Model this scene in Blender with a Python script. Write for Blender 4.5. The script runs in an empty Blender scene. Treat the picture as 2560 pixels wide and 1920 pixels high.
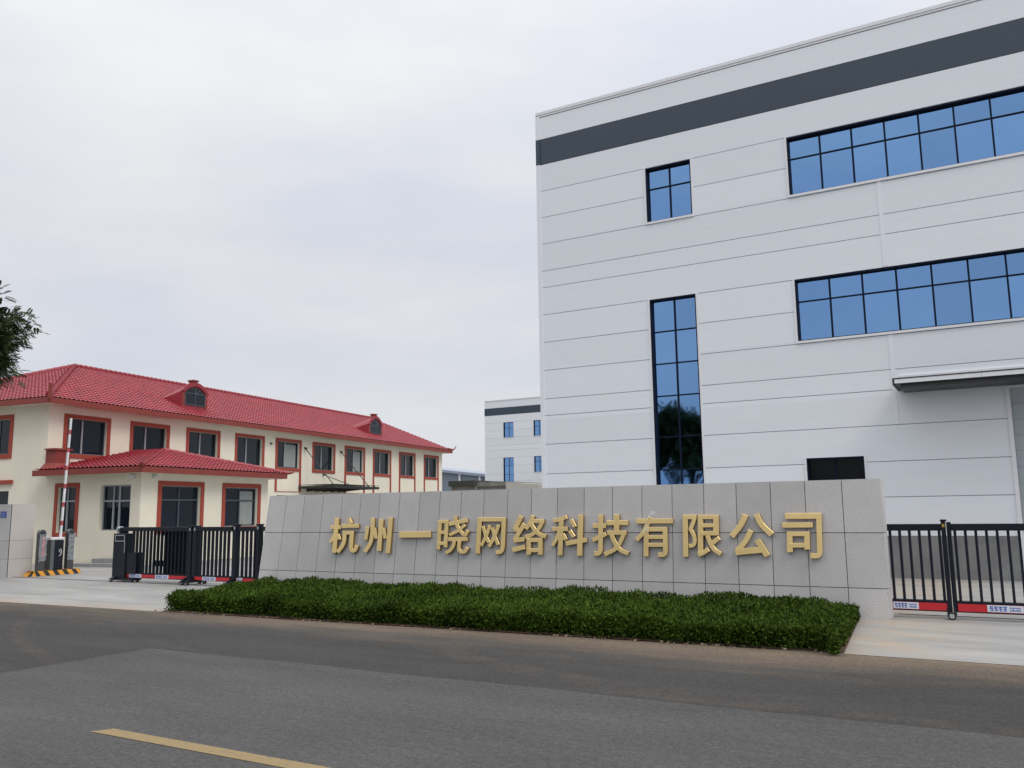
import bpy, bmesh, math, random
import numpy as np
from mathutils import Vector, Matrix

random.seed(7)
rng = np.random.default_rng(7)
S = bpy.context.scene
COL = S.collection

# World frame: X runs along the granite sign wall (0 = its right end, negative to the left),
# Y runs away from the road into the yard, Z is up, metres.

# ------------------------------------------------------------------ camera
cam = bpy.data.cameras.new('camera')
cam.sensor_width = 36.0
cam.lens = 30.223
cam.clip_start = 0.1
cam.clip_end = 2000
cam_o = bpy.data.objects.new('camera', cam)
COL.objects.link(cam_o)
YAW, PITCH, ROLL = 0.5269, 0.146845, -0.0137672
fw = Vector((-math.sin(YAW) * math.cos(PITCH), math.cos(YAW) * math.cos(PITCH), math.sin(PITCH)))
r0 = Vector((math.cos(YAW), math.sin(YAW), 0))
u0 = r0.cross(fw)
rt = r0 * math.cos(ROLL) + u0 * math.sin(ROLL)
up = -r0 * math.sin(ROLL) + u0 * math.cos(ROLL)
cam_o.matrix_world = Matrix(((rt.x, up.x, -fw.x, 2.042), (rt.y, up.y, -fw.y, -16.072),
                             (rt.z, up.z, -fw.z, 1.9), (0, 0, 0, 1)))
S.camera = cam_o

# ------------------------------------------------------------------ sky and sun
SUN_EL, SUN_AZ = math.radians(52), math.radians(108)   # azimuth clockwise from +Y
W = bpy.data.worlds.new('World')
S.world = W
W.use_nodes = True
nt = W.node_tree
bg = nt.nodes['Background']
bg.inputs['Strength'].default_value = 0.1
sky = nt.nodes.new('ShaderNodeTexSky')
sky.sky_type = 'NISHITA'
sky.sun_disc = False
sky.sun_elevation = SUN_EL
sky.sun_rotation = SUN_AZ
tc = nt.nodes.new('ShaderNodeTexCoord')
sep = nt.nodes.new('ShaderNodeSeparateXYZ')
nt.links.new(tc.outputs['Generated'], sep.inputs[0])
# overcast layer: brighter towards the zenith
ramp = nt.nodes.new('ShaderNodeValToRGB')
nt.links.new(sep.outputs['Z'], ramp.inputs[0])
e = ramp.color_ramp.elements
e[0].position = 0.0
e[0].color = (0.66, 0.675, 0.73, 1)
e[1].position = 1.0
e[1].color = (1.95, 1.96, 2.0, 1)
k = e.new(0.30)
k.color = (0.685, 0.70, 0.765, 1)
k = e.new(0.55)
k.color = (0.86, 0.875, 0.93, 1)
# soft warm cloud breaks
mp = nt.nodes.new('ShaderNodeMapping')
mp.inputs['Scale'].default_value = (1.0, 1.0, 3.2)
nt.links.new(tc.outputs['Generated'], mp.inputs[0])
nz = nt.nodes.new('ShaderNodeTexNoise')
nz.inputs['Scale'].default_value = 3.1
nz.inputs['Detail'].default_value = 5
nz.inputs['Roughness'].default_value = 0.5
nt.links.new(mp.outputs[0], nz.inputs['Vector'])
cr = nt.nodes.new('ShaderNodeValToRGB')
cr.color_ramp.elements[0].position = 0.30
cr.color_ramp.elements[0].color = (0.925, 0.94, 0.97, 1)
cr.color_ramp.elements[1].position = 0.72
cr.color_ramp.elements[1].color = (1.115, 1.095, 1.03, 1)
nt.links.new(nz.outputs['Fac'], cr.inputs[0])
mul = nt.nodes.new('ShaderNodeMixRGB')
mul.blend_type = 'MULTIPLY'
mul.inputs[0].default_value = 1
nt.links.new(ramp.outputs[0], mul.inputs[1])
nt.links.new(cr.outputs[0], mul.inputs[2])
amp = nt.nodes.new('ShaderNodeMixRGB')
amp.blend_type = 'MULTIPLY'
amp.inputs[0].default_value = 1
amp.inputs[2].default_value = (10.6, 10.6, 10.6, 1)
nt.links.new(mul.outputs[0], amp.inputs[1])
mixs = nt.nodes.new('ShaderNodeMixRGB')
mixs.inputs[0].default_value = 0.93
nt.links.new(sky.outputs[0], mixs.inputs[1])
nt.links.new(amp.outputs[0], mixs.inputs[2])
nt.links.new(mixs.outputs[0], bg.inputs['Color'])

sl = bpy.data.lights.new('sun', 'SUN')
sl.energy = 1.3
sl.angle = math.radians(25)
sl.color = (1.0, 0.96, 0.90)
so = bpy.data.objects.new('sun', sl)
COL.objects.link(so)
sd = Vector((math.sin(SUN_AZ) * math.cos(SUN_EL), math.cos(SUN_AZ) * math.cos(SUN_EL), math.sin(SUN_EL)))
so.rotation_euler = sd.to_track_quat('Z', 'Y').to_euler()
so.location = (20, -30, 60)

S.view_settings.view_transform = 'Standard'
S.view_settings.look = 'None'
S.view_settings.exposure = 0.0
S.view_settings.gamma = 1.0
S.view_settings.use_curve_mapping = False

# ------------------------------------------------------------------ materials
def new_mat(name):
    m = bpy.data.materials.new(name)
    m.use_nodes = True
    return m, m.node_tree, m.node_tree.nodes['Principled BSDF']

def mat(name, col, rough=0.6, metal=0.0, var=0.12, scale=6.0, bump=0.0, bscale=60.0, spec=0.5,
        island=0.0, stretch=(1, 1, 1), speck=0.0, sscale=140.0):
    """plain surface with a soft colour variation, optional speckle, bump and per-piece variation"""
    m, t, p = new_mat(name)
    N, L = t.nodes, t.links
    co = N.new('ShaderNodeTexCoord')
    mpn = N.new('ShaderNodeMapping')
    mpn.inputs['Scale'].default_value = stretch
    L.new(co.outputs['Object'], mpn.inputs[0])
    n1 = N.new('ShaderNodeTexNoise')
    n1.inputs['Scale'].default_value = scale
    n1.inputs['Detail'].default_value = 6
    n1.inputs['Roughness'].default_value = 0.6
    L.new(mpn.outputs[0], n1.inputs['Vector'])
    mr = N.new('ShaderNodeMapRange')
    mr.inputs['From Min'].default_value = 0.25
    mr.inputs['From Max'].default_value = 0.75
    mr.inputs['To Min'].default_value = 1 - var
    mr.inputs['To Max'].default_value = 1 + var
    L.new(n1.outputs['Fac'], mr.inputs['Value'])
    fac = mr.outputs[0]
    if speck:
        n2 = N.new('ShaderNodeTexNoise')
        n2.inputs['Scale'].default_value = sscale
        n2.inputs['Detail'].default_value = 3
        L.new(co.outputs['Object'], n2.inputs['Vector'])
        m2 = N.new('ShaderNodeMapRange')
        m2.inputs['From Min'].default_value = 0.3
        m2.inputs['From Max'].default_value = 0.7
        m2.inputs['To Min'].default_value = 1 - speck
        m2.inputs['To Max'].default_value = 1 + speck
        L.new(n2.outputs['Fac'], m2.inputs['Value'])
        mm = N.new('ShaderNodeMath')
        mm.operation = 'MULTIPLY'
        L.new(fac, mm.inputs[0])
        L.new(m2.outputs[0], mm.inputs[1])
        fac = mm.outputs[0]
    if island:
        g = N.new('ShaderNodeNewGeometry')
        m3 = N.new('ShaderNodeMapRange')
        m3.inputs['To Min'].default_value = 1 - island
        m3.inputs['To Max'].default_value = 1 + island
        L.new(g.outputs['Random Per Island'], m3.inputs['Value'])
        mm = N.new('ShaderNodeMath')
        mm.operation = 'MULTIPLY'
        L.new(fac, mm.inputs[0])
        L.new(m3.outputs[0], mm.inputs[1])
        fac = mm.outputs[0]
    vm = N.new('ShaderNodeVectorMath')
    vm.operation = 'SCALE'
    vm.inputs[0].default_value = col
    L.new(fac, vm.inputs['Scale'])
    L.new(vm.outputs[0], p.inputs['Base Color'])
    p.inputs['Roughness'].default_value = rough
    p.inputs['Metallic'].default_value = metal
    p.inputs['Specular IOR Level'].default_value = spec
    if bump:
        n3 = N.new('ShaderNodeTexNoise')
        n3.inputs['Scale'].default_value = bscale
        n3.inputs['Detail'].default_value = 4
        L.new(mpn.outputs[0], n3.inputs['Vector'])
        b = N.new('ShaderNodeBump')
        b.inputs['Strength'].default_value = bump
        b.inputs['Distance'].default_value = 0.02
        L.new(n3.outputs['Fac'], b.inputs['Height'])
        L.new(b.outputs[0], p.inputs['Normal'])
    return m

def glass_mat(name, col, metal, rough, wav=0.02, spec=0.5):
    m, t, p = new_mat(name)
    N, L = t.nodes, t.links
    g = N.new('ShaderNodeNewGeometry')
    m3 = N.new('ShaderNodeMapRange')
    m3.inputs['To Min'].default_value = 0.90
    m3.inputs['To Max'].default_value = 1.08
    L.new(g.outputs['Random Per Island'], m3.inputs['Value'])
    vm = N.new('ShaderNodeVectorMath')
    vm.operation = 'SCALE'
    vm.inputs[0].default_value = col
    L.new(m3.outputs[0], vm.inputs['Scale'])
    L.new(vm.outputs[0], p.inputs['Base Color'])
    p.inputs['Metallic'].default_value = metal
    p.inputs['Roughness'].default_value = rough
    p.inputs['Specular IOR Level'].default_value = spec
    co = N.new('ShaderNodeTexCoord')
    n3 = N.new('ShaderNodeTexNoise')
    n3.inputs['Scale'].default_value = 0.8
    L.new(co.outputs['Object'], n3.inputs['Vector'])
    b = N.new('ShaderNodeBump')
    b.inputs['Strength'].default_value = wav
    b.inputs['Distance'].default_value = 0.1
    L.new(n3.outputs['Fac'], b.inputs['Height'])
    L.new(b.outputs[0], p.inputs['Normal'])
    return m

def clear_mat(name):
    m, t, p = new_mat(name)
    p.inputs['Base Color'].default_value = (0.75, 0.8, 0.85, 1)
    p.inputs['Roughness'].default_value = 0.15
    p.inputs['Alpha'].default_value = 0.24
    return m

M = {}
M['panel'] = mat('white_wall_panel', (0.75, 0.78, 0.825), 0.45, var=0.022, scale=1.0, bump=0.05, bscale=14, stretch=(0.5, 1, 9), island=0.03)
M['panel_dark'] = mat('slate_band_panel', (0.033, 0.052, 0.077), 0.45, var=0.06, scale=0.8)
M['panel_gap'] = mat('panel_joint_grey', (0.50, 0.515, 0.54), 0.7)
M['white_trim'] = mat('white_painted_flashing', (0.74, 0.75, 0.78), 0.4, var=0.04)
M['alu_dark'] = mat('dark_aluminium', (0.008, 0.013, 0.030), 0.6, var=0.1, spec=0.08)
M['cover'] = mat('panel_joint_cover', (0.765, 0.79, 0.83), 0.45, var=0.02)
M['blue_glass'] = glass_mat('blue_coated_glass', (0.178, 0.338, 0.60), 1.0, 0.03, 0.10)
M['dark_glass'] = glass_mat('dark_window_glass', (0.006, 0.012, 0.020), 0.0, 0.04, 0.05, 0.32)
M['black_glass'] = glass_mat('black_window_glass', (0.004, 0.005, 0.006), 0.0, 0.12, 0.02, 0.15)
M['canopy_dark'] = mat('dark_canopy_metal', (0.035, 0.037, 0.038), 0.5)
M['plinth'] = mat('cement_plinth', (0.20, 0.20, 0.20), 0.9, var=0.28, scale=1.6, speck=0.06, bump=0.2)
M['door_grey'] = mat('grey_roller_door', (0.40, 0.44, 0.47), 0.5, var=0.05, bump=0.15, bscale=5, stretch=(0.1, 1, 6))
M['granite'] = mat('flamed_granite', (0.535, 0.525, 0.52), 0.75, var=0.07, scale=1.6, speck=0.20, sscale=55, island=0.06, bump=0.1, bscale=150)
M['granite_warm'] = mat('warm_granite', (0.50, 0.465, 0.435), 0.75, var=0.05, scale=2.2, speck=0.14, sscale=60, island=0.03)
M['joint'] = mat('dark_stone_joint', (0.06, 0.06, 0.065), 0.9)
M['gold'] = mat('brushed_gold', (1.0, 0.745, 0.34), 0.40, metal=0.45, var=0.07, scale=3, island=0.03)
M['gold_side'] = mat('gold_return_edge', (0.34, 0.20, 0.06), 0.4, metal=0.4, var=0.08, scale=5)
M['cream'] = mat('cream_render', (0.80, 0.75, 0.62), 0.9, var=0.07, scale=0.7, speck=0.03, sscale=20, bump=0.08)
M['soffit'] = mat('soffit_render', (0.70, 0.66, 0.56), 0.9, var=0.05, scale=1)
M['tile'] = mat('glazed_red_tile', (0.285, 0.020, 0.034), 0.42, var=0.20, scale=0.9, speck=0.24, sscale=4.3)
M['tile_cap'] = mat('glazed_red_ridge', (0.27, 0.022, 0.034), 0.42, var=0.12, scale=3)
M['fascia'] = mat('red_painted_fascia', (0.23, 0.038, 0.028), 0.6, var=0.10, scale=1.5)
M['trim_red'] = mat('terracotta_window_surround', (0.34, 0.056, 0.034), 0.75, var=0.10, scale=1.5)
M['alu_grey'] = mat('grey_aluminium_frame', (0.34, 0.37, 0.40), 0.45)
M['alu_mid'] = mat('slate_aluminium_frame', (0.06, 0.085, 0.105), 0.45)
M['interior'] = mat('grey_interior_blind', (0.28, 0.31, 0.30), 0.8)
M['gate'] = mat('dark_navy_gate_paint', (0.007, 0.010, 0.018), 0.35, var=0.12, scale=2, spec=0.25)
M['gate_red'] = mat('red_reflective_strip', (0.52, 0.015, 0.025), 0.4, var=0.06)
M['gate_label'] = mat('white_gate_plate', (0.66, 0.70, 0.78), 0.4)
M['blue_ink'] = mat('blue_plate_print', (0.03, 0.075, 0.36), 0.4)
M['rubber'] = mat('black_rubber', (0.02, 0.02, 0.02), 0.7)
M['steel'] = mat('pale_steel', (0.46, 0.49, 0.52), 0.35, metal=0.6)
M['brass'] = mat('brass_badge', (0.45, 0.30, 0.05), 0.4, metal=0.6)
M['yellow'] = mat('yellow_kerb_paint', (0.66, 0.29, 0.03), 0.6, var=0.12, scale=4)
M['black_paint'] = mat('black_kerb_paint', (0.018, 0.02, 0.018), 0.6)
M['cabinet'] = mat('black_cabinet', (0.010, 0.012, 0.020), 0.3, spec=0.3)
M['cab_grey'] = mat('grey_cabinet_side', (0.13, 0.135, 0.145), 0.35, metal=0.3)
M['white_paint'] = mat('white_paint', (0.72, 0.73, 0.74), 0.45)
M['red_paint'] = mat('red_boom_band', (0.42, 0.07, 0.075), 0.5)
M['post_grey'] = mat('dark_post_shell', (0.06, 0.065, 0.07), 0.4)
M['plastic'] = clear_mat('clear_plastic_wrap')
M['canopy_steel'] = mat('olive_black_steel', (0.02, 0.022, 0.02), 0.5)
M['shed_blue'] = mat('grey_blue_sheet', (0.20, 0.235, 0.29), 0.5, var=0.08, bump=0.2, bscale=8, stretch=(8, 1, 0.3))
M['shed_roof'] = mat('grey_sheet_roof', (0.30, 0.35, 0.43), 0.45)
M['mortar'] = mat('stained_cement', (0.20, 0.195, 0.175), 0.9, var=0.3, scale=1.2)
M['mortar_dark'] = mat('dark_felt_parapet', (0.045, 0.045, 0.038), 0.9, var=0.25, scale=1.5)
M['mortar_light'] = mat('pale_cement_parapet', (0.46, 0.44, 0.40), 0.9, var=0.1, scale=2)
M['bark'] = mat('tree_bark', (0.075, 0.06, 0.045), 0.9, var=0.3, scale=8, bump=0.5, bscale=20)
M['soil'] = mat('brown_soil', (0.085, 0.05, 0.03), 0.95, var=0.35, scale=5, bump=0.6, bscale=18)
M['step'] = mat('grey_stone_step', (0.30, 0.30, 0.30), 0.8, speck=0.1)

def leaf_mat(name, dark, light, rough=0.45, cs=1.2):
    m, t, p = new_mat(name)
    N, L = t.nodes, t.links
    g = N.new('ShaderNodeNewGeometry')
    r = N.new('ShaderNodeValToRGB')
    r.color_ramp.elements[0].color = (*dark, 1)
    r.color_ramp.elements[1].color = (*light, 1)
    r.color_ramp.elements[0].position = 0.1
    co = N.new('ShaderNodeTexCoord')
    n = N.new('ShaderNodeTexNoise')
    n.inputs['Scale'].default_value = cs
    n.inputs['Detail'].default_value = 4
    L.new(co.outputs['Object'], n.inputs['Vector'])
    a = N.new('ShaderNodeMath')
    a.operation = 'MULTIPLY_ADD'
    a.inputs[1].default_value = 0.55
    L.new(g.outputs['Random Per Island'], a.inputs[0])
    b = N.new('ShaderNodeMath')
    b.operation = 'MULTIPLY_ADD'
    b.inputs[1].default_value = 1.3
    b.inputs[2].default_value = -0.42
    L.new(n.outputs['Fac'], b.inputs[0])
    L.new(b.outputs[0], a.inputs[2])
    L.new(a.outputs[0], r.inputs[0])
    L.new(r.outputs[0], p.inputs['Base Color'])
    p.inputs['Roughness'].default_value = rough
    p.inputs['Specular IOR Level'].default_value = 0.1
    p.inputs['Transmission Weight'].default_value = 0.0
    return m

M['leaf'] = leaf_mat('hedge_leaf', (0.010, 0.024, 0.002), (0.080, 0.138, 0.016), rough=0.75, cs=0.9)
M['tree_leaf'] = leaf_mat('tree_leaf', (0.014, 0.028, 0.010), (0.070, 0.098, 0.030), cs=0.7)

# ---- ground materials (all in world metres; object origins sit at the world origin)
def dirt_edge(N, L, co, lo, hi):
    """0..1 mask that grows towards the road edge with a ragged border"""
    s = N.new('ShaderNodeSeparateXYZ')
    L.new(co.outputs['Object'], s.inputs[0])
    n = N.new('ShaderNodeTexNoise')
    n.inputs['Scale'].default_value = 0.9
    n.inputs['Detail'].default_value = 7
    n.inputs['Roughness'].default_value = 0.65
    mpn = N.new('ShaderNodeMapping')
    mpn.inputs['Scale'].default_value = (0.35, 1.3, 1)
    L.new(co.outputs['Object'], mpn.inputs[0])
    L.new(mpn.outputs[0], n.inputs['Vector'])
    a = N.new('ShaderNodeMath')
    a.operation = 'MULTIPLY_ADD'
    a.inputs[1].default_value = 2.6
    L.new(n.outputs['Fac'], a.inputs[0])
    L.new(s.outputs['Y'], a.inputs[2])
    r = N.new('ShaderNodeMapRange')
    r.interpolation_type = 'SMOOTHSTEP'
    r.inputs['From Min'].default_value = lo + 1.3
    r.inputs['From Max'].default_value = hi + 1.3
    L.new(a.outputs[0], r.inputs['Value'])
    return r.outputs[0]

def asphalt(name, base, dusty, lo=-6.6, hi=-3.6, amount=0.9, cracks=False, tyres=False):
    m, t, p = new_mat(name)
    N, L = t.nodes, t.links
    co = N.new('ShaderNodeTexCoord')
    n1 = N.new('ShaderNodeTexNoise')
    n1.inputs['Scale'].default_value = 42
    n1.inputs['Detail'].default_value = 6
    n1.inputs['Roughness'].default_value = 0.75
    L.new(co.outputs['Object'], n1.inputs['Vector'])
    n2 = N.new('ShaderNodeTexNoise')
    n2.inputs['Scale'].default_value = 0.6
    n2.inputs['Detail'].default_value = 8
    n2.inputs['Roughness'].default_value = 0.7
    mpn = N.new('ShaderNodeMapping')
    mpn.inputs['Scale'].default_value = (0.45, 1.6, 1)
    L.new(co.outputs['Object'], mpn.inputs[0])
    L.new(mpn.outputs[0], n2.inputs['Vector'])
    a = N.new('ShaderNodeMapRange')
    a.inputs['From Min'].default_value = 0.25
    a.inputs['From Max'].default_value = 0.75
    a.inputs['To Min'].default_value = 0.40
    a.inputs['To Max'].default_value = 1.60
    L.new(n1.outputs['Fac'], a.inputs['Value'])
    b = N.new('ShaderNodeMapRange')
    b.inputs['From Min'].default_value = 0.25
    b.inputs['From Max'].default_value = 0.75
    b.inputs['To Min'].default_value = 0.74
    b.inputs['To Max'].default_value = 1.26
    L.new(n2.outputs['Fac'], b.inputs['Value'])
    n4 = N.new('ShaderNodeTexNoise')
    n4.inputs['Scale'].default_value = 15
    n4.inputs['Detail'].default_value = 5
    n4.inputs['Roughness'].default_value = 0.8
    L.new(co.outputs['Object'], n4.inputs['Vector'])
    q4 = N.new('ShaderNodeMapRange')
    q4.inputs['From Min'].default_value = 0.25
    q4.inputs['From Max'].default_value = 0.75
    q4.inputs['To Min'].default_value = 0.58
    q4.inputs['To Max'].default_value = 1.42
    L.new(n4.outputs['Fac'], q4.inputs['Value'])
    m4 = N.new('ShaderNodeMath')
    m4.operation = 'MULTIPLY'
    L.new(q4.outputs[0], m4.inputs[0])
    L.new(b.outputs[0], m4.inputs[1])
    mm = N.new('ShaderNodeMath')
    mm.operation = 'MULTIPLY'
    L.new(a.outputs[0], mm.inputs[0])
    L.new(m4.outputs[0], mm.inputs[1])
    fac = mm.outputs[0]
    if cracks:
        v = N.new('ShaderNodeTexNoise')
        v.inputs['Scale'].default_value = 1.7
        v.inputs['Detail'].default_value = 9
        v.inputs['Roughness'].default_value = 0.8
        mc = N.new('ShaderNodeMapping')
        mc.inputs['Scale'].default_value = (0.5, 2.2, 1)
        L.new(co.outputs['Object'], mc.inputs[0])
        L.new(mc.outputs[0], v.inputs['Vector'])
        c = N.new('ShaderNodeMapRange')
        c.inputs['From Min'].default_value = 0.30
        c.inputs['From Max'].default_value = 0.42
        c.inputs['To Min'].default_value = 0.6
        c.inputs['To Max'].default_value = 1.0
        L.new(v.outputs['Fac'], c.inputs['Value'])
        m2 = N.new('ShaderNodeMath')
        m2.operation = 'MULTIPLY'
        L.new(fac, m2.inputs[0])
        L.new(c.outputs[0], m2.inputs[1])
        fac = m2.outputs[0]
    d = dirt_edge(N, L, co, lo, hi)
    da = N.new('ShaderNodeMath')
    da.operation = 'MULTIPLY'
    da.inputs[1].default_value = amount
    L.new(d, da.inputs[0])
    dust = da.outputs[0]
    if tyres:
        # dusty arcs left by vehicles turning into the entrance, broken up by noise
        nb = N.new('ShaderNodeTexNoise')
        nb.inputs['Scale'].default_value = 2.2
        nb.inputs['Detail'].default_value = 6
        L.new(co.outputs['Object'], nb.inputs['Vector'])
        brk = N.new('ShaderNodeMapRange')
        brk.inputs['From Min'].default_value = 0.35
        brk.inputs['From Max'].default_value = 0.65
        L.new(nb.outputs['Fac'], brk.inputs['Value'])
        for cx, cy, rad, wd, st in ((-5.22, 5.42, 14.83, 0.16, 0.14), (-5.22, 5.42, 13.23, 0.12, 0.08), (0.78, 4.42, 11.83, 0.3, 0.14)):
            ds = N.new('ShaderNodeVectorMath')
            ds.operation = 'DISTANCE'
            L.new(co.outputs['Object'], ds.inputs[0])
            ds.inputs[1].default_value = (cx, cy, 0)
            sb = N.new('ShaderNodeMath'); sb.operation = 'SUBTRACT'; sb.inputs[1].default_value = rad
            L.new(ds.outputs['Value'], sb.inputs[0])
            ab = N.new('ShaderNodeMath'); ab.operation = 'ABSOLUTE'
            L.new(sb.outputs[0], ab.inputs[0])
            mr = N.new('ShaderNodeMapRange')
            mr.interpolation_type = 'SMOOTHSTEP'
            mr.inputs['From Min'].default_value = wd
            mr.inputs['From Max'].default_value = wd * 0.5
            mr.inputs['To Max'].default_value = st
            L.new(ab.outputs[0], mr.inputs['Value'])
            mk = N.new('ShaderNodeMath'); mk.operation = 'MULTIPLY'
            L.new(mr.outputs[0], mk.inputs[0]); L.new(brk.outputs[0], mk.inputs[1])
            mxm = N.new('ShaderNodeMath'); mxm.operation = 'MAXIMUM'
            L.new(dust, mxm.inputs[0]); L.new(mk.outputs[0], mxm.inputs[1])
            dust = mxm.outputs[0]
        # pale scuffed patches
        ns = N.new('ShaderNodeTexNoise')
        ns.inputs['Scale'].default_value = 0.75
        ns.inputs['Detail'].default_value = 9
        ns.inputs['Roughness'].default_value = 0.72
        mps = N.new('ShaderNodeMapping')
        mps.inputs['Scale'].default_value = (0.5, 2.0, 1)
        mps.inputs['Location'].default_value = (3.1, 7.7, 0)
        L.new(co.outputs['Object'], mps.inputs[0])
        L.new(mps.outputs[0], ns.inputs['Vector'])
        sr = N.new('ShaderNodeMapRange')
        sr.inputs['From Min'].default_value = 0.60
        sr.inputs['From Max'].default_value = 0.78
        sr.inputs['To Max'].default_value = 0.55
        L.new(ns.outputs['Fac'], sr.inputs['Value'])
        mxs = N.new('ShaderNodeMath'); mxs.operation = 'MAXIMUM'
        L.new(dust, mxs.inputs[0]); L.new(sr.outputs[0], mxs.inputs[1])
        dust = mxs.outputs[0]
    mx = N.new('ShaderNodeMixRGB')
    mx.inputs[1].default_value = (*base, 1)
    mx.inputs[2].default_value = (*dusty, 1)
    L.new(dust, mx.inputs[0])
    vm = N.new('ShaderNodeVectorMath')
    vm.operation = 'SCALE'
    L.new(mx.outputs[0], vm.inputs[0])
    L.new(fac, vm.inputs['Scale'])
    L.new(vm.outputs[0], p.inputs['Base Color'])
    p.inputs['Roughness'].default_value = 0.85
    p.inputs['Specular IOR Level'].default_value = 0.25
    bp = N.new('ShaderNodeBump')
    bp.inputs['Strength'].default_value = 0.35
    bp.inputs['Distance'].default_value = 0.01
    L.new(n1.outputs['Fac'], bp.inputs['Height'])
    L.new(bp.outputs[0], p.inputs['Normal'])
    return m

M['asphalt'] = asphalt('dark_asphalt', (0.044, 0.0425, 0.041), (0.175, 0.132, 0.095), lo=-5.9, hi=-3.5, tyres=True)
M['asphalt_pale'] = asphalt('worn_asphalt', (0.073, 0.071, 0.071), (0.12, 0.105, 0.085), lo=-8, hi=-3, amount=0.3, cracks=True)
M['ground'] = asphalt('far_ground', (0.12, 0.12, 0.11), (0.12, 0.12, 0.11), amount=0.2)

def concrete(name):
    m, t, p = new_mat(name)
    N, L = t.nodes, t.links
    co = N.new('ShaderNodeTexCoord')
    mpn = N.new('ShaderNodeMapping')
    mpn.inputs['Scale'].default_value = (0.25, 1.0, 1)
    L.new(co.outputs['Object'], mpn.inputs[0])
    n1 = N.new('ShaderNodeTexNoise')
    n1.inputs['Scale'].default_value = 1.2
    n1.inputs['Detail'].default_value = 8
    n1.inputs['Roughness'].default_value = 0.68
    L.new(mpn.outputs[0], n1.inputs['Vector'])
    r = N.new('ShaderNodeValToRGB')
    r.color_ramp.elements[0].position = 0.25
    r.color_ramp.elements[0].color = (0.20, 0.20, 0.197, 1)
    r.color_ramp.elements[1].position = 0.7
    r.color_ramp.elements[1].color = (0.365, 0.36, 0.35, 1)
    L.new(n1.outputs['Fac'], r.inputs[0])
    # brown soil washed over the slab near the road and the planting bed
    d = dirt_edge(N, L, co, -3.5, -5.0)
    s = N.new('ShaderNodeSeparateXYZ')
    L.new(co.outputs['Object'], s.inputs[0])
    gx = N.new('ShaderNodeMapRange')
    gx.interpolation_type = 'SMOOTHSTEP'
    gx.inputs['From Min'].default_value = 1.7
    gx.inputs['From Max'].default_value = 0.2
    ab = N.new('ShaderNodeMath')
    ab.operation = 'ABSOLUTE'
    L.new(s.outputs['X'], ab.inputs[0])
    L.new(ab.outputs[0], gx.inputs['Value'])
    n2 = N.new('ShaderNodeTexNoise')
    n2.inputs['Scale'].default_value = 1.4
    n2.inputs['Detail'].default_value = 8
    n2.inputs['Roughness'].default_value = 0.7
    L.new(co.outputs['Object'], n2.inputs['Vector'])
    g2 = N.new('ShaderNodeMapRange')
    g2.inputs['From Min'].default_value = 0.38
    g2.inputs['From Max'].default_value = 0.62
    L.new(n2.outputs['Fac'], g2.inputs['Value'])
    gm = N.new('ShaderNodeMath')
    gm.operation = 'MULTIPLY'
    L.new(gx.outputs[0], gm.inputs[0])
    L.new(g2.outputs[0], gm.inputs[1])
    mxv = N.new('ShaderNodeMath')
    mxv.operation = 'MAXIMUM'
    L.new(d, mxv.inputs[0])
    L.new(gm.outputs[0], mxv.inputs[1])
    sc = N.new('ShaderNodeMath')
    sc.operation = 'MULTIPLY'
    sc.inputs[1].default_value = 0.6
    L.new(mxv.outputs[0], sc.inputs[0])
    mx = N.new('ShaderNodeMixRGB')
    L.new(sc.outputs[0], mx.inputs[0])
    L.new(r.outputs[0], mx.inputs[1])
    mx.inputs[2].default_value = (0.38, 0.285, 0.19, 1)
    L.new(mx.outputs[0], p.inputs['Base Color'])
    p.inputs['Roughness'].default_value = 0.85
    p.inputs['Specular IOR Level'].default_value = 0.3
    n3 = N.new('ShaderNodeTexNoise')
    n3.inputs['Scale'].default_value = 30
    n3.inputs['Detail'].default_value = 5
    L.new(co.outputs['Object'], n3.inputs['Vector'])
    bp = N.new('ShaderNodeBump')
    bp.inputs['Strength'].default_value = 0.15
    bp.inputs['Distance'].default_value = 0.01
    L.new(n3.outputs['Fac'], bp.inputs['Height'])
    L.new(bp.outputs[0], p.inputs['Normal'])
    return m
M['concrete'] = concrete('pale_concrete_slab')

def road_paint(name):
    m, t, p = new_mat(name)
    N, L = t.nodes, t.links
    co = N.new('ShaderNodeTexCoord')
    n1 = N.new('ShaderNodeTexNoise')
    n1.inputs['Scale'].default_value = 22
    n1.inputs['Detail'].default_value = 8
    n1.inputs['Roughness'].default_value = 0.8
    L.new(co.outputs['Object'], n1.inputs['Vector'])
    r = N.new('ShaderNodeValToRGB')
    r.color_ramp.elements[0].position = 0.36
    r.color_ramp.elements[0].color = (0.11, 0.10, 0.085, 1)
    r.color_ramp.elements[1].position = 0.47
    r.color_ramp.elements[1].color = (0.26, 0.187, 0.086, 1)
    L.new(n1.outputs['Fac'], r.inputs[0])
    L.new(r.outputs[0], p.inputs['Base Color'])
    p.inputs['Roughness'].default_value = 0.8
    return m
M['road_yellow'] = road_paint('worn_yellow_road_paint')

# ------------------------------------------------------------------ helpers
def link(o, parent=None):
    COL.objects.link(o)
    if parent is not None:
        o.parent = parent
    return o

def thing(name, label, cat, loc=(0, 0, 0), rotz=0.0, group=None):
    o = bpy.data.objects.new(name, None)
    o.empty_display_size = 0.3
    COL.objects.link(o)
    o.location = loc
    o.rotation_euler = (0, 0, rotz)
    o['label'] = label
    o['category'] = cat
    if group:
        o['group'] = group
    return o

def tag(o, label, cat, group=None):
    o['label'] = label
    o['category'] = cat
    if group:
        o['group'] = group
    return o

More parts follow.
